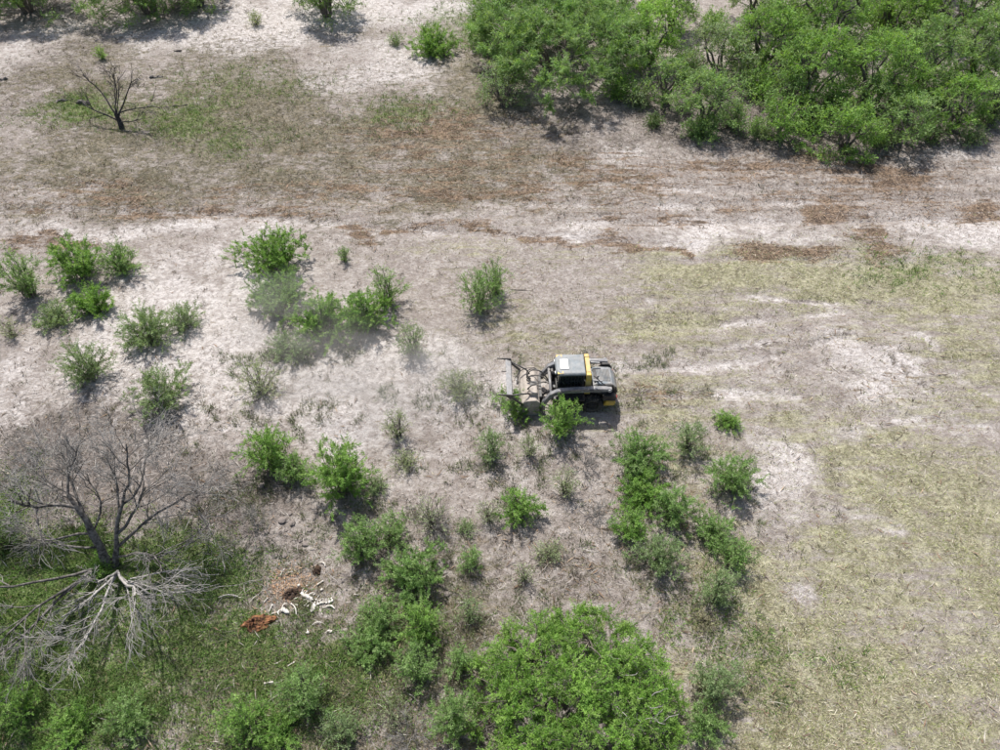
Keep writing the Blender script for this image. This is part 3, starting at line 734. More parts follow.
for i, (cx, cy, w, h, tone, lai, lab, ex) in enumerate(TREES):
    ex = dict(ex); ex.setdefault('ll', .165); ex.setdefault('lw', .050); ex.setdefault('clump', .62); ex.setdefault('trunk_h', .10)
    tree(10 + i, cx, cy, w * 1.18, h, tone, lai * 1.25, lab, group='trees along the top edge', **ex)
# ------------------------------------------------------------------ dead wood
def grow(rng, out, p, d, L, r, level, maxlev, up=.12, kids=(4, 6), shrink=.62, wob=.16, ang=.75, floor=None, first=.3):
    n = 7 if level < 2 else 5
    pts = [np.array(p, float)]; dd = np.array(d, float)
    for k in range(n - 1):
        dd = dd + rng.normal(0, wob, 3) + np.array((0, 0, up))
        dd /= np.linalg.norm(dd)
        q = pts[-1] + dd * L / (n - 1)
        if floor is not None and q[2] < floor: q[2] = floor + .02 * rng.random(); dd[2] = max(dd[2], -.02)
        pts.append(q)
    pts = np.array(pts)
    out[level].append((pts, np.linspace(r, r * (.5 if level < maxlev else .3), n)))
    if level >= maxlev: return
    for k in range(int(rng.integers(kids[0], kids[1] + 1))):
        t = first + (1 - first) * rng.random() ** .8
        i = min(int(t * (n - 1)), n - 2); f = t * (n - 1) - i
        o = pts[i] * (1 - f) + pts[i + 1] * f
        T = pts[i + 1] - pts[i]; T /= np.linalg.norm(T)
        s = rng.normal(0, 1, 3); s -= T * s.dot(T); s /= np.linalg.norm(s)
        nd = T * math.cos(ang) + s * math.sin(ang) * (.7 + .5 * rng.random())
        nd /= np.linalg.norm(nd)
        grow(rng, out, o, nd, L * shrink * (.65 + .6 * rng.random()), r * (1 - .5 * t) * .55, level + 1, maxlev, up, kids, shrink, wob, ang, floor, .15)
def tube_mesh(name, segs, mat, k, rmin=0.0):
    Vs, Fs, off = [], [], 0
    for n in sorted({len(q[0]) for q in segs}):
        P = np.array([q[0] for q in segs if len(q[0]) == n]); Q = np.maximum(np.array([q[1] for q in segs if len(q[0]) == n]), rmin)
        V, F = tubes(P, Q, k); Vs.append(V); Fs.append(F + off); off += len(V)
    return mesh_np(name, np.concatenate(Vs), np.concatenate(Fs), mat, smooth=True)
def lv(n): return [[] for _ in range(n)]

rg = np.random.default_rng(55)
bx_, by_ = at(110, 566)[:2]
DT = empty('dead_tree', (bx_, by_, gz(bx_, by_)))
tag(DT, 'large leafless grey dead tree with spreading bare crown', 'tree')
# the leaning trunk and the upright one, then the limbs: direction, length, thickness
trunk = []
trunk.append((np.array([(0, 0, -.15), (-.05, .10, .45), (-.02, .24, .95), (-.14, .46, 1.5), (-.22, .70, 2.0), (-.42, .92, 2.45), (-.62, 1.15, 2.85)]), np.array([.22, .165, .135, .14, .10, .085, .055])))
trunk.append((np.array([(.14, 0, -.15), (.30, .12, .35), (.44, .30, .75), (.52, .55, 1.2), (.66, .85, 1.7), (.92, 1.15, 2.2), (1.12, 1.4, 2.7)]), np.array([.16, .11, .09, .075, .075, .05, .04])))
link('trunk', tube_mesh('trunk', trunk, M['deadwood'], 8), DT)
fine = []
specs = [((-.42, .92, 2.45), (-.75, .5, .5), 2.6, .07), ((-.22, .70, 2.0), (-.1, .8, .8), 2.4, .055), ((-.14, .46, 1.5), (-.95, .1, .35), 2.8, .05), ((-.02, .24, .95), (-.95, -.1, .4), 2.6, .045),
         ((1.12, 1.4, 2.7), (.5, .6, .7), 2.2, .045), ((.52, .55, 1.2), (.9, .7, .6), 2.9, .06), ((.44, .30, .75), (1.0, .45, .4), 3.6, .06), ((.66, .85, 1.7), (.1, .9, .6), 2.2, .045),
         ((.30, .12, .4), (1.0, .12, .25), 3.2, .045), ((-.62, 1.15, 2.85), (0, .8, .6), 1.9, .05), ((.92, 1.15, 2.2), (.95, .7, .5), 2.6, .045), ((-.14, .46, 1.5), (.4, .8, .7), 2.2, .045),
         ((-.30, .75, 2.1), (-.6, .8, .4), 2.4, .05)]
for (p, d, L, r) in specs:
    out = lv(4)
    grow(rg, out, p, np.array(d) / np.linalg.norm(d), L, r, 0, 3, up=.01, kids=(5, 7), shrink=.55, wob=.20, ang=.7)
    limb = link('limb', tube_mesh('limb', out[0] + out[1], M['deadwood'], 5, .008), DT)
    fine.append((limb, out[2] + out[3]))
for limb, segs in fine:
    tw = link('twigs', tube_mesh('twigs', segs, M['twig'], 3, .0065), limb, kind='stuff')

def fallen(px, py, dirs, label, L, r, seed, mat='bleached', kids=(5, 7)):
    rgg = np.random.default_rng(seed)
    x, y = at(px, py)[:2]
    o = empty('fallen_limb', (x, y, gz(x, y)))
    tag(o, label, 'dead limb', 'broken limbs at the foot of the dead tree')
    a, b = [], []
    for (d, l) in dirs:
        out = lv(4)
        grow(rgg, out, (rgg.normal(0, .05), rgg.normal(0, .05), .35), np.array(d) / np.linalg.norm(d), L * l, r, 0, 3, up=-.03, kids=kids, shrink=.50, wob=.13, ang=.58, floor=.06)
        a += out[0] + out[1]; b += out[2] + out[3]
    link('branch', tube_mesh('branch', a, M[mat], 5, .011), o)
    link('twigs', tube_mesh('twigs', b, M['twig'] if mat != 'bleached' else M['bleached'], 3, .006), o, kind='stuff')
fallen(122, 577, [((.10, -1, .25), 1.0), ((.42, -.9, .35), 1.05), ((.75, -.7, .15), .55), ((-.35, -1, .2), .7), ((.25, -.8, .5), .45)], 'bleached white fallen limb fanning toward the camera below the dead tree', 3.0, .055, 5)
fallen(95, 576, [((-.85, -.75, .3), 1.0), ((-.6, -.9, .3), 1.05), ((-.35, -1, .25), .9)], 'dull grey fallen limb fanning to the lower left of the dead tree', 3.5, .06, 6, 'deadwood')
fallen(135, 583, [((1, -.1, .1), 1.0), ((.95, .12, .12), .8)], 'thin bleached fallen limb reaching right toward the bones', 3.2, .030, 8, kids=(2, 3))
fallen(150, 565, [((1, .25, .35), .9), ((.8, .5, .5), .8)], 'grey fallen limb lying right of the dead tree trunk', 2.4, .03, 18, 'deadwood', (2, 3))

# brush piles of dead grey twigs in the litter right of the tree
def brushy(px, py, w, h, label, seed, mat='twig', n=14):
    rgg = np.random.default_rng(seed); x, y = at(px, py)[:2]
    segs = []
    for k in range(n):
        a = rgg.random() * 6.28; out = lv(3)
        d = np.array((math.cos(a), math.sin(a), .5 + 1.0 * rgg.random()))
        grow(rgg, out, (rgg.normal(0, w * .12), rgg.normal(0, w * .12), -.03), d / np.linalg.norm(d), h * (.7 + .5 * rgg.random()), .012, 0, 2, up=.03, kids=(4, 6), shrink=.55, wob=.15, ang=.6)
        segs += out[0] + out[1] + out[2]
    o = link('dead_shrub', tube_mesh('dead_shrub', segs, M[mat], 3, .004), None, (x, y, gz(x, y)))
    tag(o, label, 'dead shrub', 'leafless grey shrubs')
brushy(255, 535, 1.6, 1.0, 'leafless grey shrub right of the dead tree above the bones', 71)
brushy(222, 490, 1.8, 1.1, 'leafless grey shrub at the right fringe of the dead tree crown', 72)
brushy(40, 455, 2.0, 1.2, 'leafless grey shrub at the upper left of the dead tree', 73)
brushy(155, 415, 1.4, .7, 'leafless grey skirt of twigs under the round olive shrub', 74)
brushy(600, 520, 1.2, .6, 'leafless grey brown shrub left of the right hand group', 75)
brushy(410, 735, 1.3, .6, 'leafless purplish grey shrub at the bottom edge', 76)
brushy(430, 528, 1.2, .7, 'leafless grey twiggy shrub in the middle of the pale soil', 77)
brushy(585, 470, 1.0, .5, 'leafless grey weed below the loader shadow', 78)

# small charred tree at the top left
rg = np.random.default_rng(91)
sx_, sy_ = at(122, 128)[:2]
ST = empty('dead_tree', (sx_, sy_, gz(sx_, sy_)))
tag(ST, 'small dark leafless tree standing in grass at the top left', 'tree')
tr = [(np.array([(0, 0, -.1), (0, .02, .15), (.01, .04, .3), (0, .05, .45), (-.02, .06, .6), (-.03, .06, .75), (-.03, .07, .9)]), np.linspace(.17, .11, 7))]
link('trunk', tube_mesh('trunk', tr, M['darkbark'], 7), ST)
for (p, d, L, r) in [((-.02, .05, .45), (-1.3, .2, .75), 2.6, .075), ((-.03, .06, .8), (-.75, .3, 1.0), 2.8, .08), ((-.03, .07, .9), (-.15, .5, 1), 2.4, .06), ((.0, .05, .6), (.75, .3, 1), 2.5, .08),
                     ((.05, .05, .9), (1.5, .5, .9), 2.5, .06), ((-.02, .06, .75), (.25, .9, .9), 2.2, .05), ((-.02, .06, .5), (-1.1, .8, .6), 2.2, .05), ((.0, .05, .4), (1.3, -.4, .45), 1.5, .05)]:
    out = lv(3)
    grow(rg, out, p, np.array(d) / np.linalg.norm(d), L, r * .7, 0, 2, up=.0, kids=(5, 7), shrink=.42, wob=.14, ang=.6)
    lb = link('limb', tube_mesh('limb', out[0], M['darkbark'], 6, .014), ST)
    link('twigs', tube_mesh('twigs', out[1] + out[2], M['darkbark'], 3, .009), lb, kind='stuff')

# dark logs and stumps in that grass
def log_mesh(L, r, seed, mat):
    rgg = np.random.default_rng(seed)
    n = 9; P = np.zeros((1, n, 3)); P[0, :, 0] = np.linspace(-L / 2, L / 2, n); P[0, :, 1:] += rgg.normal(0, r * .5, (n, 2)); P[0, :, 2] += r * .4
    rad = r * (1 + rgg.normal(0, .15, (1, n))); rad[0, 0] *= .3; rad[0, -1] *= .2
    V, F = tubes(P, rad, 8)
    P2 = np.array([[(L * .1, 0, r * .6), (L * .14, r * .9, r * .7), (L * .18, r * 1.6, r * .6), (L * .22, r * 2.4, r * .3)]]); V2, F2 = tubes(P2, np.array([[r * .45, r * .35, r * .25, r * .1]]), 6)
    return mesh_np('log', np.concatenate((V, V2)), np.concatenate((F, F2 + len(V))), mat, smooth=True)
for i, (px, py, L, r, a, lab) in enumerate([(156, 77, 1.1, .16, .1, 'dark log lying right of the small dark tree'), (62, 101, .9, .16, .3, 'dark stump log at the left of the small dark tree'),
        (84, 104, 1.1, .2, -.3, 'dark grey stump log just left of the small dark tree'), (180, 106, 1.2, .07, .2, 'thin grey log lying right below the small dark tree'), (2, 79, .9, .13, 0, 'dark log at the left edge near the top'),
        (178, 51, .7, .1, .2, 'small dark log in the grass near the top pale soil'),
        (940, 356, 1.3, .03, -.15, 'greenish stick lying on the straw at the right'), (522, 290, 1.5, .03, -.1, 'crooked stick beside the wispy shrubs above the loader'),
        (760, 345, 1.6, .03, .45, 'long dark stick lying beside the curved wheel tracks')]):
    x, y = at(px, py)[:2]
    o = link('log', log_mesh(L * .8, r * .6, 200 + i, M['deadwood'] if r > .12 else M['bark']), None, (x, y, gz(x, y))); o.rotation_euler.z = a
    tag(o, lab, 'log')
# ------------------------------------------------------------------ carcass remains
def bone_obj(name, V, F, px, py, rz, label, mat='bone', sub=0, lift=.03, group='bleached bones of a carcass', cat='bone'):
    x, y = at(px, py)[:2]
    me = mesh_np(name, np.asarray(V) * np.array((.74, .74, .6)), F, M[mat], smooth=True)
    o = link(name, me, None, (x, y, gz(x, y) + lift)); o.rotation_euler.z = rz
    tag(o, label, cat, group)
    return o
def g_rib(L, r, bend, seed):
    t = np.linspace(0, 1, 12); rgg = np.random.default_rng(seed)
    P = np.stack((L * (t - .5), bend * L * np.sin(t * math.pi) , .05 + .10 * L * np.sin(t * math.pi)), -1)[None]
    rad = (r * (.8 + .4 * np.sin(t * 3.0)))[None].copy(); rad[0, 0] *= 1.5; rad[0, -1] *= .4
    V, F = tubes(P, rad, 7); V[:, 2] = (V[:, 2] - .05) * .8 + .05
    return V, F
def g_long(L, r):
    t = np.array([0, .04, .10, .18, .3, .5, .7, .82, .9, .96, 1.0])
    k = np.array([.5, 1.15, 1.4, 1.15, .95, .85, .9, 1.1, 1.3, 1.1, .4])
    P = np.stack((L * (t - .5), .04 * L * np.sin(t * 3.1), np.full(len(t), r * 1.6)), -1)[None]
    return tubes(P, (r * k)[None], 8)
def g_lump(a, b, c, seed, n=10, m=8, rough=.25):
    """closed knobbly body, used for vertebrae and skull pieces"""
    rgg = np.random.default_rng(seed)
    th = np.linspace(0.02, math.pi - .02, m); ph = np.arange(n) * 2 * math.pi / n
    T, P = np.meshgrid(th, ph, indexing='ij')
    k = 1 + rough * (rgg.random(T.shape) - .5) * 2
    V = np.stack((a * k * np.cos(T), b * k * np.sin(T) * np.cos(P), c * k * np.sin(T) * np.sin(P) + c * .6), -1).reshape(-1, 3)
    i, j = np.meshgrid(np.arange(m - 1), np.arange(n), indexing='ij'); q = (j + 1) % n
    F = np.stack((i * n + j, i * n + q, (i + 1) * n + q, (i + 1) * n + j), -1).reshape(-1, 4)
    e0 = len(V); V = np.concatenate((V, [V[:n].mean(0)], [V[-n:].mean(0)]))
    j = np.arange(n); F = np.concatenate((F, np.stack((np.full(n, e0), (j + 1) % n, j, j), -1)[:, :4], np.stack((np.full(n, e0 + 1), (m - 1) * n + j, (m - 1) * n + (j + 1) % n, (m - 1) * n + (j + 1) % n), -1)))
    F2 = F[:-2 * n]
    return V[:e0], F2
def join(*parts):
    Vs, Fs, o = [], [], 0
    for V, F in parts: Vs.append(V); Fs.append(F + o); o += len(V)
    return np.concatenate(Vs), np.concatenate(Fs)
def moved(VF, loc, rz=0):
    V, F = VF; c, s = math.cos(rz), math.sin(rz)
    W = V.copy(); W[:, 0] = V[:, 0] * c - V[:, 1] * s; W[:, 1] = V[:, 0] * s + V[:, 1] * c
    return W + np.array(loc), F
# rib cage slab with the stumps of ribs: one piece
parts = [g_lump(.42, .12, .10, 3, 10, 10, .35)]
for k, (q, a_, l_) in enumerate(((-.34, 1.9, .42), (-.12, 1.5, .30), (.16, 1.1, .46), (.30, -.7, .30))): parts.append(moved(g_rib(l_, .022, .12, k), (q, .16 if k < 3 else -.1, .04), a_))
bone_obj('rib_cage', *moved(join(*[(V * .8, F) for V, F in parts]), (0, 0, 0)), 307, 597, -.45, 'large white piece of rib cage in the middle of the bones')
parts = [moved(g_lump(.065, .055, .05, 30 + k, 8, 6, .3), (.13 * k - .35, .03 * math.sin(k * 1.3), 0), .2 * k) for k in range(6)]
parts += [moved(g_long(.16, .014), (.13 * k - .35, .09, .04), 1.5) for k in range(6)]
bone_obj('spine_bone', *join(*parts), 326, 603, .25, 'white run of joined vertebrae at the right of the bones')
t = join(g_lump(.20, .10, .045, 12, 10, 8, .18), moved(g_long(.22, .022), (.18, 0, 0)))
bone_obj('shoulder_blade', *t, 313.5, 608.5, 1.4, 'flat white triangular shoulder blade below the rib cage')
bone_obj('rib_bone', *g_rib(.40, .034, .18, 5), 331, 608.5, -.3, 'thick curved white rib at the lower right of the bones')
bone_obj('rib_bone', *g_rib(.62, .024, .14, 6), 294, 610, -1.0, 'long arched white rib left of the rib cage')
sk = join(g_lump(.22, .095, .085, 20, 12, 9, .15), moved(g_lump(.10, .125, .075, 21, 10, 7, .2), (-.14, 0, .02)), moved(g_rib(.26, .022, .3, 7), (-.16, .18, .06), 1.2), moved(g_rib(.26, .022, -.3, 8), (-.16, -.18, .06), -1.2))
bone_obj('skull', *sk, 286, 612, -.5, 'white skull lying next to the brown hide', cat='skull')
bone_obj('leg_bone', *g_long(.36, .026), 271.5, 609, 1.3, 'short white leg bone standing off above the brown hide')
bone_obj('leg_bone', *g_long(.28, .026), 275, 614, .3, 'short white leg bone on the edge of the brown hide')
bone_obj('leg_bone', *g_long(.26, .022), 266.5, 601, 1.0, 'small white bone upper left of the brown hide')
bone_obj('leg_bone', *g_long(.34, .028), 320.5, 583.5, .7, 'white bone above the rib cage')
bone_obj('rib_bone', *g_rib(.36, .022, .2, 9), 323, 565, -.7, 'single white rib farthest up from the bones')
bone_obj('leg_bone', *g_long(.40, .016), 283, 573, 1.2, 'thin pale bone standing above the reddish soil')
bone_obj('leg_bone', *g_long(.26, .018), 290.5, 573, .2, 'small thin bone on the reddish soil')
bone_obj('rib_bone', *g_rib(.42, .020, .14, 10), 317.5, 624.5, .25, 'curved white rib below the bones in the grass')
bone_obj('vertebra', *join(g_lump(.08, .07, .06, 33), moved(g_long(.16, .018), (0, .07, .02), 1.5)), 308, 633, .3, 'small white vertebra in the grass below the bones')
bone_obj('jaw_bone', *join(g_rib(.24, .030, .2, 11), moved(g_lump(.07, .06, .045, 35), (.1, .0, 0))), 329, 633, .3, 'small white jaw bone at lower right of the bones')
bone_obj('leg_bone', *g_long(.40, .036), 269, 683.5, .15, 'lone white leg bone far below the hide')
bone_obj('leg_bone', *g_long(.32, .026), 291.5, 664.5, .6, 'lone white bone in the grass below the hide')
bone_obj('vertebra', *g_lump(.07, .055, .05, 40), 322, 590, .3, 'small white vertebra right of the rib cage top')
bone_obj('vertebra', *g_lump(.07, .055, .05, 41), 299, 586, .9, 'small white vertebra on the reddish soil by the rib cage')
bone_obj('bleached_stick', *join(g_rib(.62, .022, .1, 12), moved(g_long(.25, .012), (-.1, -.1, 0), 1.2)), 224, 568, -1.2, 'short bleached stick left of the bones', 'bleached', group='bleached sticks left of the bones', cat='stick')
bone_obj('bleached_stick', *join(g_rib(.5, .024, .12, 13), moved(g_long(.25, .012), (.1, .1, 0), 1.9)), 229, 556, -.5, 'bleached forked stick nearest the dead tree shadow', 'bleached', group='bleached sticks left of the bones', cat='stick')
bone_obj('bleached_stick', *join(g_rib(.9, .026, .1, 14), moved(g_long(.4, .014), (-.35, -.12, 0), 1.1)), 229, 598, .05, 'longest bleached stick left of the brown hide', 'bleached', group='bleached sticks left of the bones', cat='stick')

_rf = np.random.default_rng(77)
for k in range(22):
    px_, py_ = 309 + _rf.normal(0, 13), 600 + _rf.normal(0, 9)
    bone_obj('bone_fragment', *(g_long(.12 + .2 * _rf.random(), .014 + .008 * _rf.random()) if k % 2 else g_lump(.05 + .05 * _rf.random(), .035, .03, 60 + k, 8, 6, .35)), px_, py_, _rf.random() * 3.1,
             'small white bone fragment scattered around the rib cage', group='bone fragments around the rib cage')
def hide(px, py, w, d, h, seed, label, mat, rz=0, name='animal_hide'):
    """a crumpled stiff sheet with thickness"""
    n = 36; u = np.linspace(-1, 1, n); X, Y = np.meshgrid(u, u, indexing='ij')
    rad = np.sqrt(X * X + Y * Y) + 1e-6; ang = np.arctan2(Y, X)
    edge = .45 + .9 * (fbm(np.cos(ang) * 2.4 + seed, np.sin(ang) * 2.4, 1, 4, seed))
    k = edge * np.maximum(np.abs(X), np.abs(Y)) / rad
    x, y = X * k * w / 2, Y * k * d / 2
    cr = np.abs(fbm(X * 2.2 + seed, Y * 2.2, 1, 4, seed) - .5) * 2
    z = h * np.clip(1 - np.maximum(np.abs(X), np.abs(Y)) ** 3, 0, 1) * (.15 + 1.5 * cr)
    top = np.stack((x, y, z + .05), -1).reshape(-1, 3); bot = np.stack((x, y, np.full_like(z, -.06)), -1).reshape(-1, 3)
    i, j = np.meshgrid(np.arange(n - 1), np.arange(n - 1), indexing='ij'); b = (i * n + j).ravel()
    F = np.stack((b, b + n, b + n + 1, b + 1), -1); m = n * n
    rim = np.concatenate((np.arange(n) * n, (n - 1) * n + np.arange(1, n), (np.arange(n - 2, -1, -1)) * n + n - 1, np.arange(n - 2, 0, -1)))
    r2 = np.roll(rim, -1); S = np.stack((rim, r2, r2 + m, rim + m), -1)
    xx, yy = at(px, py)[:2]
    o = link(name, mesh_np(name, np.concatenate((top, bot)), np.concatenate((F, F[:, ::-1] + m, S[:, ::-1])), M[mat], smooth=True), None, (xx, yy, gz(xx, yy)))
    o.rotation_euler.z = rz; tag(o, label, 'hide'); return o
hide(258, 624, 1.2, .62, .22, 4, 'rusty brown dried hide lying left of the bones', 'hide', .18)
hide(293, 594, .8, .45, .16, 9, 'small dark brown scrap of hide left of the rib cage', 'darkhide', .3)
hide(317.5, 571, .3, .42, .16, 13, 'small dark brown lump of hide above the bones', 'darkhide', .2)
flat_pieces('hair_scraps', np.random.default_rng(3), (lambda r, c: np.column_stack((c, hfun(c[:, 0], c[:, 1]))))(0, np.array(at(290, 585)[:2]) + np.random.default_rng(4).normal(0, 1, (900, 2)) * np.array((.42, .40))), .04, .2, .012, .04,
            [(.34, .21, .12), (.42, .28, .18), (.25, .14, .08), (.45, .34, .25)], 'reddish tan hair and soil scattered around the bones', M['straw'])
# ------------------------------------------------------------------ stones
def rock_mesh(seed):
    rgg = np.random.default_rng(seed)
    bm = bmesh.new(); bmesh.ops.create_icosphere(bm, subdivisions=2, radius=1)
    for v in bm.verts:
        n = v.co.normalized(); v.co = n * (1 + .18 * math.sin(n.x * 4 + seed) * math.cos(n.y * 5 + seed * 2) + rgg.normal(0, .06))
        v.co.z = v.co.z * .62
    me = bpy.data.meshes.new('stone'); bm.to_mesh(me); bm.free(); me.materials.append(M['rock'])
    return me
RK = [rock_mesh(k) for k in range(6)]
rgr = np.random.default_rng(12)
big = [(283, 521, .15, 'largest grey stone on the bare soil below the bright shrubs'), (293, 524, .11, 'grey stone just right of the largest stone'), (305, 545, .10, 'grey stone nearest above the bones'),
       (262, 486, .12, 'grey stone under the bright shrub right of the dead tree'), (447, 595, .1, 'stone beside the lower middle shrub column'), (275, 556, .10, 'dark stone left above the reddish soil'),
       (285, 556, .10, 'dark stone above the reddish soil, beside another')]
for i, (px, py, s, lab) in enumerate(big):
    x, y = at(px, py)[:2]
    o = link('stone', RK[i % 6], None, (x, y, gz(x, y) + s * .25)); o.scale = (s * 1.2, s, s); o.rotation_euler.z = i * 1.3; tag(o, lab, 'stone', 'larger grey stones')
for i in range(40):
    px = 250 + 75 * rgr.random(); py = 478 + 62 * rgr.random() + (px - 285) * .25
    s = .035 + .06 * rgr.random() ** 2; x, y = at(px, py)[:2]
    o = link('stone', RK[i % 6], None, (x, y, gz(x, y) + s * .2)); o.scale = (s * 1.2, s, s * .9); o.rotation_euler.z = rgr.random() * 6
    tag(o, 'small grey stone strewn on the bare soil above the bones', 'stone', 'small stones above the bones')
# ------------------------------------------------------------------ the skid steer loader with its mulching head
M['yellow'] = noisy_mat('yellow_paint', (.52, .34, .03), (.64, .44, .07), 5, .45, spec=.4, dust=.75)
M['cream'] = noisy_mat('roof_paint', (.125, .15, .165), (.185, .21, .225), 4, .45, spec=.4, dust=.30)
M['hatch'] = noisy_mat('roof_hatch', (.80, .80, .78), (.86, .86, .84), 4, .3, spec=.5)
M['black'] = noisy_mat('black_paint', (.012, .012, .013), (.022, .022, .022), 6, .35, spec=.5, dust=.16)
M['arm'] = noisy_mat('arm_paint_highlight', (.12, .125, .135), (.18, .185, .195), 6, .3, spec=.6, dust=.35)  # base grey lightened to carry the highlights along the arms
M['hood'] = noisy_mat('hood_paint_sky_sheen', (.10, .125, .145), (.17, .20, .22), 5, .28, spec=.6, dust=.45)  # blue-grey base has the sky's reflection mixed into the paint colour
M['steel'] = noisy_mat('worn_steel', (.24, .245, .25), (.38, .38, .38), 8, .45, metal=.3, spec=.5, dust=.35)
M['dusty'] = noisy_mat('dust_caked_steel', (.22, .19, .165), (.40, .36, .32), 5, .8, spec=.2, dust=.7)
M['rubber'] = noisy_mat('tyre_rubber', (.012, .012, .012), (.03, .028, .026), 9, .85, spec=.2, dust=.35)
M['hose'] = noisy_mat('hose_rubber', (.012, .012, .012), (.02, .02, .02), 9, .5, spec=.4, dust=.3)
M['seat'] = noisy_mat('seat_vinyl', (.02, .02, .022), (.035, .035, .037), 9, .6)
M['lamp'] = noisy_mat('lamp_lens', (.6, .6, .58), (.75, .75, .72), 9, .1, spec=.8)
M['red'] = noisy_mat('red_lens', (.35, .02, .015), (.45, .03, .02), 9, .15, spec=.8)
gm, gnt, gp_ = new_mat('tinted_glass')
gp_.inputs['Base Color'].default_value = (.10, .12, .12, 1); gp_.inputs['Roughness'].default_value = .05
gp_.inputs['Transmission Weight'].default_value = .85; gp_.inputs['IOR'].default_value = 1.1
M['glass'] = gm

def bm_obj(name, bm, mat, parent, bevel=0.0, seg=2, smooth=False):
    if bevel: bmesh.ops.bevel(bm, geom=bm.edges[:], offset=bevel, segments=seg, affect='EDGES', clamp_overlap=True)
    me = bpy.data.meshes.new(name); bm.to_mesh(me); bm.free(); me.materials.append(M[mat])
    if smooth:
        for p in me.polygons: p.use_smooth = True
    return link(name, me, parent)
def add_box(bm, lo, hi, rot=None, piv=None):
    r = bmesh.ops.create_cube(bm, size=1.0)['verts']
    lo = Vector(lo); hi = Vector(hi); c = (lo + hi) / 2; s = hi - lo
    for v in r: v.co = Vector((v.co.x * s.x, v.co.y * s.y, v.co.z * s.z)) + c
    if rot: bmesh.ops.rotate(bm, verts=r, cent=Vector(piv) if piv else c, matrix=rot)
    return r
def box(name, lo, hi, mat, parent, bevel=.015, rot=None, piv=None):
    bm = bmesh.new(); add_box(bm, lo, hi, rot, piv)
    return bm_obj(name, bm, mat, parent, bevel)
def prism(name, prof, y0, y1, mat, parent, bevel=.012):
    """side profile (x,z) extruded across the machine"""
    bm = bmesh.new()
    a = [bm.verts.new((x, y0, z)) for x, z in prof]; b = [bm.verts.new((x, y1, z)) for x, z in prof]
    bm.faces.new(a); bm.faces.new(b[::-1]); n = len(prof)
    for i in range(n): bm.faces.new((a[i], b[i], b[(i + 1) % n], a[(i + 1) % n]))
    bmesh.ops.recalc_face_normals(bm, faces=bm.faces[:])
    return bm_obj(name, bm, mat, parent, bevel)
def pipe(name, pts, r, mat, parent, k=8, smooth=12):
    P = np.array(pts, float)
    if smooth and len(P) > 2:
        t = np.linspace(0, len(P) - 1, smooth); Q = []
        for x in t:
            i = min(int(x), len(P) - 2); f = x - i
            p0, p1, p2, p3 = P[max(i - 1, 0)], P[i], P[i + 1], P[min(i + 2, len(P) - 1)]
            Q.append(.5 * ((2 * p1) + (-p0 + p2) * f + (2 * p0 - 5 * p1 + 4 * p2 - p3) * f * f + (-p0 + 3 * p1 - 3 * p2 + p3) * f ** 3))
        P = np.array(Q)
    V, F = tubes(P[None], np.full((1, len(P)), r), k)
    me = mesh_np(name, V, F, M[mat], smooth=True)
    bm = bmesh.new(); bm.from_mesh(me); bmesh.ops.holes_fill(bm, edges=bm.edges[:], sides=0); bm.to_mesh(me); bm.free()
    return link(name, me, parent)
def disc(name, r, y0, y1, cx, cz, mat, parent, bevel=.01, seg=28, inner=None):
    bm = bmesh.new()
    q = bmesh.ops.create_cone(bm, cap_ends=True, segments=seg, radius1=r, radius2=r if inner is None else inner, depth=abs(y1 - y0))['verts']
    bmesh.ops.rotate(bm, verts=q, cent=(0, 0, 0), matrix=Matrix.Rotation(R(90 if y1 < y0 else -90), 3, 'X'))
    bmesh.ops.translate(bm, verts=q, vec=(cx, (y0 + y1) / 2, cz))
    return bm_obj(name, bm, mat, parent, bevel)

lx, ly = at(574, 398)[:2]
LD = empty('skid_steer_loader', (lx, ly, gz(lx, ly) + .02), math.pi + R(1.5))
tag(LD, 'yellow and black skid steer loader pushing a mulching head through the brush', 'loader')

# chassis
prism('chassis', [(.72, .30), (.82, .62), (.70, .86), (-1.05, .95), (-1.45, .80), (-1.48, .36), (-1.25, .26), (.5, .24)], -.50, .50, 'black', LD)
# four wheels with lugged tyres
def wheel(x, side):
    w = empty('wheel', (x, side * .70, .42)); w.parent = LD
    bm = bmesh.new()
    prof = [(.25, -.13), (.34, -.15), (.395, -.14), (.415, -.08), (.42, 0), (.415, .08), (.395, .14), (.34, .15), (.25, .13)]
    n = 30; rings = []
    for i in range(n):
        a = i * 2 * math.pi / n; rings.append([bm.verts.new((math.cos(a) * r, y, math.sin(a) * r)) for r, y in prof])
    for i in range(n):
        A, B = rings[i], rings[(i + 1) % n]
        for j in range(len(prof) - 1): bm.faces.new((A[j], A[j + 1], B[j + 1], B[j]))
        bm.faces.new((A[-1], A[0], B[0], B[-1]))
    for i in range(18):
        for s in (-1, 1):
            a = (i + (.5 if s > 0 else 0)) * 2 * math.pi / 18
            r = add_box(bm, (.405, .0 if s > 0 else -.14, -.028), (.445, .14 if s > 0 else 0, .028))
            bmesh.ops.rotate(bm, verts=r, cent=(.42, 0, 0), matrix=Matrix.Rotation(s * .45, 3, 'X'))
            bmesh.ops.rotate(bm, verts=r, cent=(0, 0, 0), matrix=Matrix.Rotation(a, 3, 'Y'))
    bmesh.ops.recalc_face_normals(bm, faces=bm.faces[:])
    ty = bm_obj('tyre', bm, 'rubber', w)
    disc('rim', .255, side * -.10, side * .11, 0, 0, 'black', w, .02, inner=.22)
    disc('hub', .09, side * .11, side * .15, 0, 0, 'black', w, .01, 16)
for x in (.52, -.62):
    for s in (-1, 1): wheel(x, s)
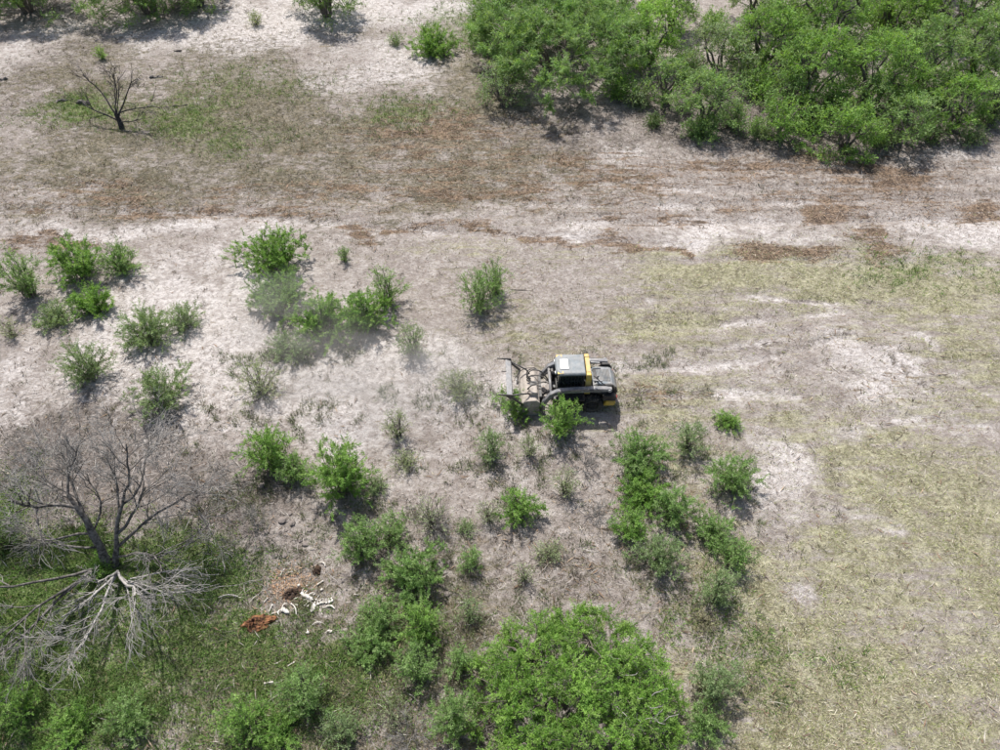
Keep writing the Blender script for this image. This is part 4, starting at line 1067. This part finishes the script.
for s in (-1, 1):
    prism('fender', [(-.30, .86), (.95, .86), (.98, .80), (.9, .78), (-.28, .80)], s * .52, s * .86, 'black', LD, .008)
    prism('step', [(.72, .50), (1.02, .44), (1.04, .48), (.74, .56)], s * .1, s * .42, 'black', LD, .006)

# cab
cab = empty('cab', (0, 0, 0)); cab.parent = LD
for (x, xt) in ((.80, .74), (-.18, -.20)):
    for s in (-1, 1):
        prism('pillar', [(x - .045, .86), (x + .045, .86), (xt + .04, 1.98), (xt - .04, 1.98)], s * .44, s * .50, 'black', cab, .01)
box('cab_floor', (-.25, -.44, .82), (.80, .44, .88), 'black', cab)
box('rear_window', (-.215, -.42, 1.15), (-.205, .42, 1.93), 'glass', cab, 0)
prism('front_window', [(.775, .95), (.785, .95), (.735, 1.95), (.725, 1.95)], -.43, .43, 'glass', cab, 0)
for s in (-1, 1):
    g = empty('side_guard', (0, 0, 0)); g.parent = cab
    bm = bmesh.new()
    for k in range(7): add_box(bm, (-.12 + k * .125, s * .462 - .008, .95), (-.104 + k * .125, s * .462 + .008, 1.94))
    for z in (.96, 1.28, 1.60, 1.92): add_box(bm, (-.16, s * .47 - .007, z - .012), (.74, s * .47 + .007, z + .012))
    g2 = bm_obj('side_guard_mesh', bm, 'black', g)
    box('side_window', (-.15, s * .445 - .004, .95), (.74, s * .445 + .004, 1.94), 'glass', g, 0)
st = box('seat', (-.10, -.24, .92), (.36, .24, 1.08), 'seat', cab, .05)
box('seat_back', (-.16, -.23, 1.06), (-.03, .23, 1.62), 'seat', st, .05)
for s in (-1, 1):
    box('control_box', (.25, s * .34 - .06, .9), (.5, s * .34 + .06, 1.14), 'black', cab, .02)
    pipe('joystick', [(.42, s * .34, 1.12), (.44, s * .34, 1.22), (.43, s * .33, 1.30)], .018, 'seat', cab, 6, 6)
# roof: grey panel with cut front corners, pale trim, white hatch
bm = bmesh.new()
pl = [(.90, -.34), (.90, .34), (.78, .53), (-.26, .53), (-.26, -.53), (.78, -.53)]
lo_ = [bm.verts.new((x, y, 1.98)) for x, y in pl]; mid_ = [bm.verts.new((x, y, 2.05)) for x, y in pl]
up_ = [bm.verts.new((x * .93 + .01, y * .90, 2.10)) for x, y in pl]
bm.faces.new(lo_[::-1]); bm.faces.new(up_)
for i in range(6):
    j = (i + 1) % 6
    bm.faces.new((lo_[i], lo_[j], mid_[j], mid_[i])); bm.faces.new((mid_[i], mid_[j], up_[j], up_[i]))
bmesh.ops.recalc_face_normals(bm, faces=bm.faces[:])
roof = bm_obj('roof', bm, 'cream', cab, .012)
box('roof_hatch', (.38, -.24, 2.095), (.74, .30, 2.125), 'hatch', roof, .02)
for s in (-1, 1):
    prism('roof_trim', [(.60, 2.045), (.83, 2.045), (.84, 2.085), (.60, 2.105)], s * .36, s * .50, 'yellow', roof, .01)
    box('work_light', (.86, s * .30 - .07, 1.90), (.93, s * .30 + .07, 1.98), 'lamp', cab, .015)
for k in range(3): box('roof_rib', (.30 - k * .20, -.44, 2.098), (.325 - k * .20, .44, 2.112), 'cream', roof, .005)
# yellow frame behind the cab
yf = prism('rear_frame', [(-.28, .88), (-.52, .88), (-.49, 1.98), (-.45, 2.05), (-.29, 2.05)], .40, .56, 'yellow', LD)
prism('rear_frame', [(-.28, .88), (-.52, .88), (-.49, 1.98), (-.45, 2.05), (-.29, 2.05)], -.56, -.40, 'yellow', LD)
box('rear_cross_beam', (-.47, -.40, 1.90), (-.30, .40, 2.045), 'yellow', LD, .02)
box('headrest_panel', (-.46, -.39, .96), (-.42, .39, 1.88), 'black', LD, .005)
# engine deck
hd = prism('engine_hood', [(-.62, .95), (-.62, 1.30), (-.80, 1.38), (-1.36, 1.34), (-1.50, 1.20), (-1.52, .95)], -.47, .47, 'hood', LD, .03)
bm = bmesh.new()
for k in range(9): add_box(bm, (-1.30 + k * .055, -.30, 1.345), (-1.275 + k * .055, .30, 1.385))
bm_obj('hood_grille', bm, 'black', hd)
box('hood_opening', (-.80, -.34, 1.355), (-.66, .34, 1.395), 'black', hd, .01)
pipe('exhaust_pipe', [(-.78, .30, 1.36), (-.78, .30, 1.62), (-.82, .30, 1.72)], .035, 'steel', LD, 10, 8)
prism('rear_door', [(-1.50, .42), (-1.60, .46), (-1.62, .92), (-1.54, 1.16), (-1.50, 1.16)], -.45, .45, 'black', LD, .02)
bm = bmesh.new()
for k in range(7): add_box(bm, (-1.632, -.32, .52 + k * .065), (-1.60, .32, .55 + k * .065))
bm_obj('rear_grille', bm, 'black', LD)
for s in (-1, 1):
    # rear towers carry the lift arms
    prism('tower', [(-.88, .85), (-1.48, .85), (-1.50, 1.18), (-1.34, 1.46), (-1.06, 1.46), (-.92, 1.20)], s * .50, s * .60, 'black', LD, .015)
    prism('rear_bumper', [(-1.05, .40), (-1.48, .40), (-1.54, .48), (-1.54, .68), (-1.15, .70)], s * .50, s * .82, 'yellow', LD, .03)
    prism('rear_side_cover', [(-1.0, .702), (-1.15, .702), (-1.54, .682), (-1.56, .90), (-1.46, 1.02), (-1.0, 1.02)], s * .61, s * .80, 'black', LD, .02)
    box('tail_light', (-1.585, s * .66 - .08, .76), (-1.56, s * .66 + .08, .86), 'red', LD, .008)
    prism('rail', [(-.58, 1.60), (-.95, 1.55), (-.95, 1.60), (-.58, 1.66)], s * .44, s * .50, 'steel', LD, .006)
    # lift arms: upper boom, bent front leg, cross pipe at the front
    am = prism('lift_arm', [(-1.34, 1.30), (-1.30, 1.46), (-.6, 1.50), (.75, 1.42), (1.10, 1.20), (1.42, .62), (1.44, .40), (1.28, .40), (1.22, .62), (.98, 1.06), (.66, 1.22), (-.6, 1.30)], s * .64, s * .82, 'arm', LD, .018)
    disc('pivot_pin', .075, s * .82, s * .86, -1.22, 1.38, 'steel', am, .01, 16)
    disc('pivot_pin', .06, s * .82, s * .855, -.15, 1.38, 'steel', am, .01, 16)
    pipe('lift_cylinder', [(-1.15, s * .62, .98), (.15, s * .62, 1.26)], .05, 'black', LD, 10, 0)
    pipe('lift_cylinder_rod', [(.1, s * .62, 1.25), (.70, s * .63, 1.30)], .028, 'steel', LD, 10, 0)
    pipe('tilt_cylinder', [(1.02, s * .48, 1.16), (1.40, s * .46, .72)], .04, 'black', LD, 10, 0)
    pipe('hydraulic_hose', [(-.9, s * .85, 1.44), (-.2, s * .85, 1.47), (.6, s * .85, 1.42), (1.0, s * .82, 1.24), (1.25, s * .7, .9)], .018, 'hose', LD, 6, 16)
    box('head_light', (.80, s * .62 - .08, 1.02), (.90, s * .62 + .08, 1.14), 'black', LD, .015)
pipe('cross_tube', [(1.06, -.64, 1.10), (1.06, .64, 1.10)], .06, 'arm', LD, 12, 0)
pipe('mirror_stalk', [(-.56, .50, 1.95), (-.70, .62, 1.90), (-1.0, .80, 1.72), (-1.28, .78, 1.60)], .022, 'black', LD, 6, 10)
pipe('tail_hook', [(-1.60, -.50, .60), (-1.72, -.58, .50), (-1.70, -.66, .44)], .02, 'black', LD, 6, 8)
box('quick_coupler', (1.40, -.58, .30), (1.50, .58, .80), 'black', LD, .02)

# mulching head
H = empty('mulching_head', (0, 0, 0)); H.parent = LD
prism('housing', [(1.51, .26), (1.51, .78), (1.66, .92), (2.02, .88), (2.22, .70), (2.30, .46), (2.20, .44), (2.10, .62), (1.78, .66), (1.64, .50), (1.62, .26)], -.84, .84, 'dusty', H, .015)
for s in (-1, 1):
    prism('side_plate', [(1.50, .10), (1.50, .80), (1.66, .95), (2.04, .91), (2.26, .72), (2.36, .40), (2.30, .12), (2.1, .05), (1.7, .04)], s * .845, s * .90, 'dusty', H, .01)
    prism('skid_shoe', [(1.46, .01), (2.28, .01), (2.40, .16), (2.36, .18), (2.26, .06), (1.46, .06)], s * .80, s * .92, 'steel', H, .006)
disc('drum', .20, -.82, .82, 2.02, .30, 'steel', H, .01, 24)
bm = bmesh.new()
for k in range(22):
    a = k * 2.4; y = -.78 + k * .074
    r = add_box(bm, (.19, y - .03, -.035), (.27, y + .03, .035)); bmesh.ops.rotate(bm, verts=r, cent=(0, 0, 0), matrix=Matrix.Rotation(a, 3, 'Y')); bmesh.ops.translate(bm, verts=r, vec=(2.02, 0, .30))
bm_obj('drum_teeth', bm, 'steel', H)['kind'] = 'stuff'
# push bar on struts in front of the head
PB = empty('push_bar', (0, 0, 0)); PB.parent = H
prism('bar_plate', [(2.62, 1.33), (2.82, 1.40), (2.83, 1.37), (2.66, 1.28), (2.60, 1.20), (2.58, 1.22)], -.92, .92, 'steel', PB, .006)
for s in (-1, 1):
    prism('bar_end', [(2.56, 1.18), (2.60, 1.42), (2.86, 1.44), (3.16, 1.46), (3.17, 1.42), (2.88, 1.36), (2.72, 1.18)], s * .925, s * .965, 'black', PB, .006)
    prism('strut', [(2.60, 1.24), (2.68, 1.20), (2.20, .64), (2.12, .70)], s * .87, s * .93, 'black', PB, .008)
    pipe('brace', [(2.60, s * .88, 1.30), (1.98, s * .62, 1.06), (1.86, s * .55, .90)], .032, 'black', PB, 8, 0)
prism('bar_tooth', [(2.78, 1.36), (2.80, 1.40), (3.00, 1.42), (3.00, 1.39)], -.30, -.26, 'black', PB, .004)
box('motor_box', (1.60, .22, .90), (1.90, .62, 1.08), 'dusty', H, .02)
box('valve_block', (1.58, -.10, .88), (1.86, .18, 1.00), 'black', H, .02)
for k, (y0, y1, zt) in enumerate(((-.05, -.35, 1.38), (.05, -.15, 1.30), (.12, .45, 1.42), (-.02, -.55, 1.24))):
    pipe('hydraulic_hose', [(1.12, y0, 1.08), (1.40, (y0 + y1) * .6, zt), (1.80, y1, zt - .05), (1.98, y1 * .8, 1.02), (1.82, y1 * .5, .92)], .024, 'hose', H, 7, 18)
# ------------------------------------------------------------------ dust blown ahead of the mulching head
def dust(px, py, sx, sy, sz, dens, seed, label, zc=None):
    bm = bmesh.new(); bmesh.ops.create_icosphere(bm, subdivisions=4, radius=1)
    me = bpy.data.meshes.new('dust_cloud'); bm.to_mesh(me); bm.free()
    m = bpy.data.materials.new('dust'); m.use_nodes = True; nt = m.node_tree
    nt.nodes.remove(nt.nodes['Principled BSDF'])
    pv = N(nt, 'ShaderNodeVolumePrincipled'); pv.inputs['Color'].default_value = (.97, .91, .84, 1); pv.inputs['Anisotropy'].default_value = .2
    tc = N(nt, 'ShaderNodeTexCoord')
    ln = N(nt, 'ShaderNodeVectorMath', operation='LENGTH'); nt.links.new(tc.outputs['Object'], ln.inputs[0])
    fall = math_(nt, 'SUBTRACT', 1.0, sstep(nt, ln.outputs['Value'], .15, .95))
    add = N(nt, 'ShaderNodeVectorMath', operation='ADD'); nt.links.new(tc.outputs['Object'], add.inputs[0]); add.inputs[1].default_value = (seed, seed * 2.1, 0)
    nz = sstep(nt, noise(nt, add.outputs[0], 2.1, 3, .6), .38, .72)
    nt.links.new(math_(nt, 'MULTIPLY', math_(nt, 'MULTIPLY', fall, nz), dens), pv.inputs['Density'])
    nt.links.new(pv.outputs[0], nt.nodes['Material Output'].inputs['Volume'])
    me.materials.append(m)
    x, y = at(px, py)[:2]
    o = link('dust_cloud', me, None, (x, y, sz * .95 if zc is None else zc)); o.scale = (sx, sy, sz)
    tag(o, label, 'dust', kind='stuff')
dust(290, 340, 4.8, 3.6, 1.6, .30, 1.3, 'pale dust drifting over the central left shrubs')
dust(390, 392, 7.6, 3.6, 1.4, .62, 5.1, 'wide thin pale dust trailing ahead of the mulching head')
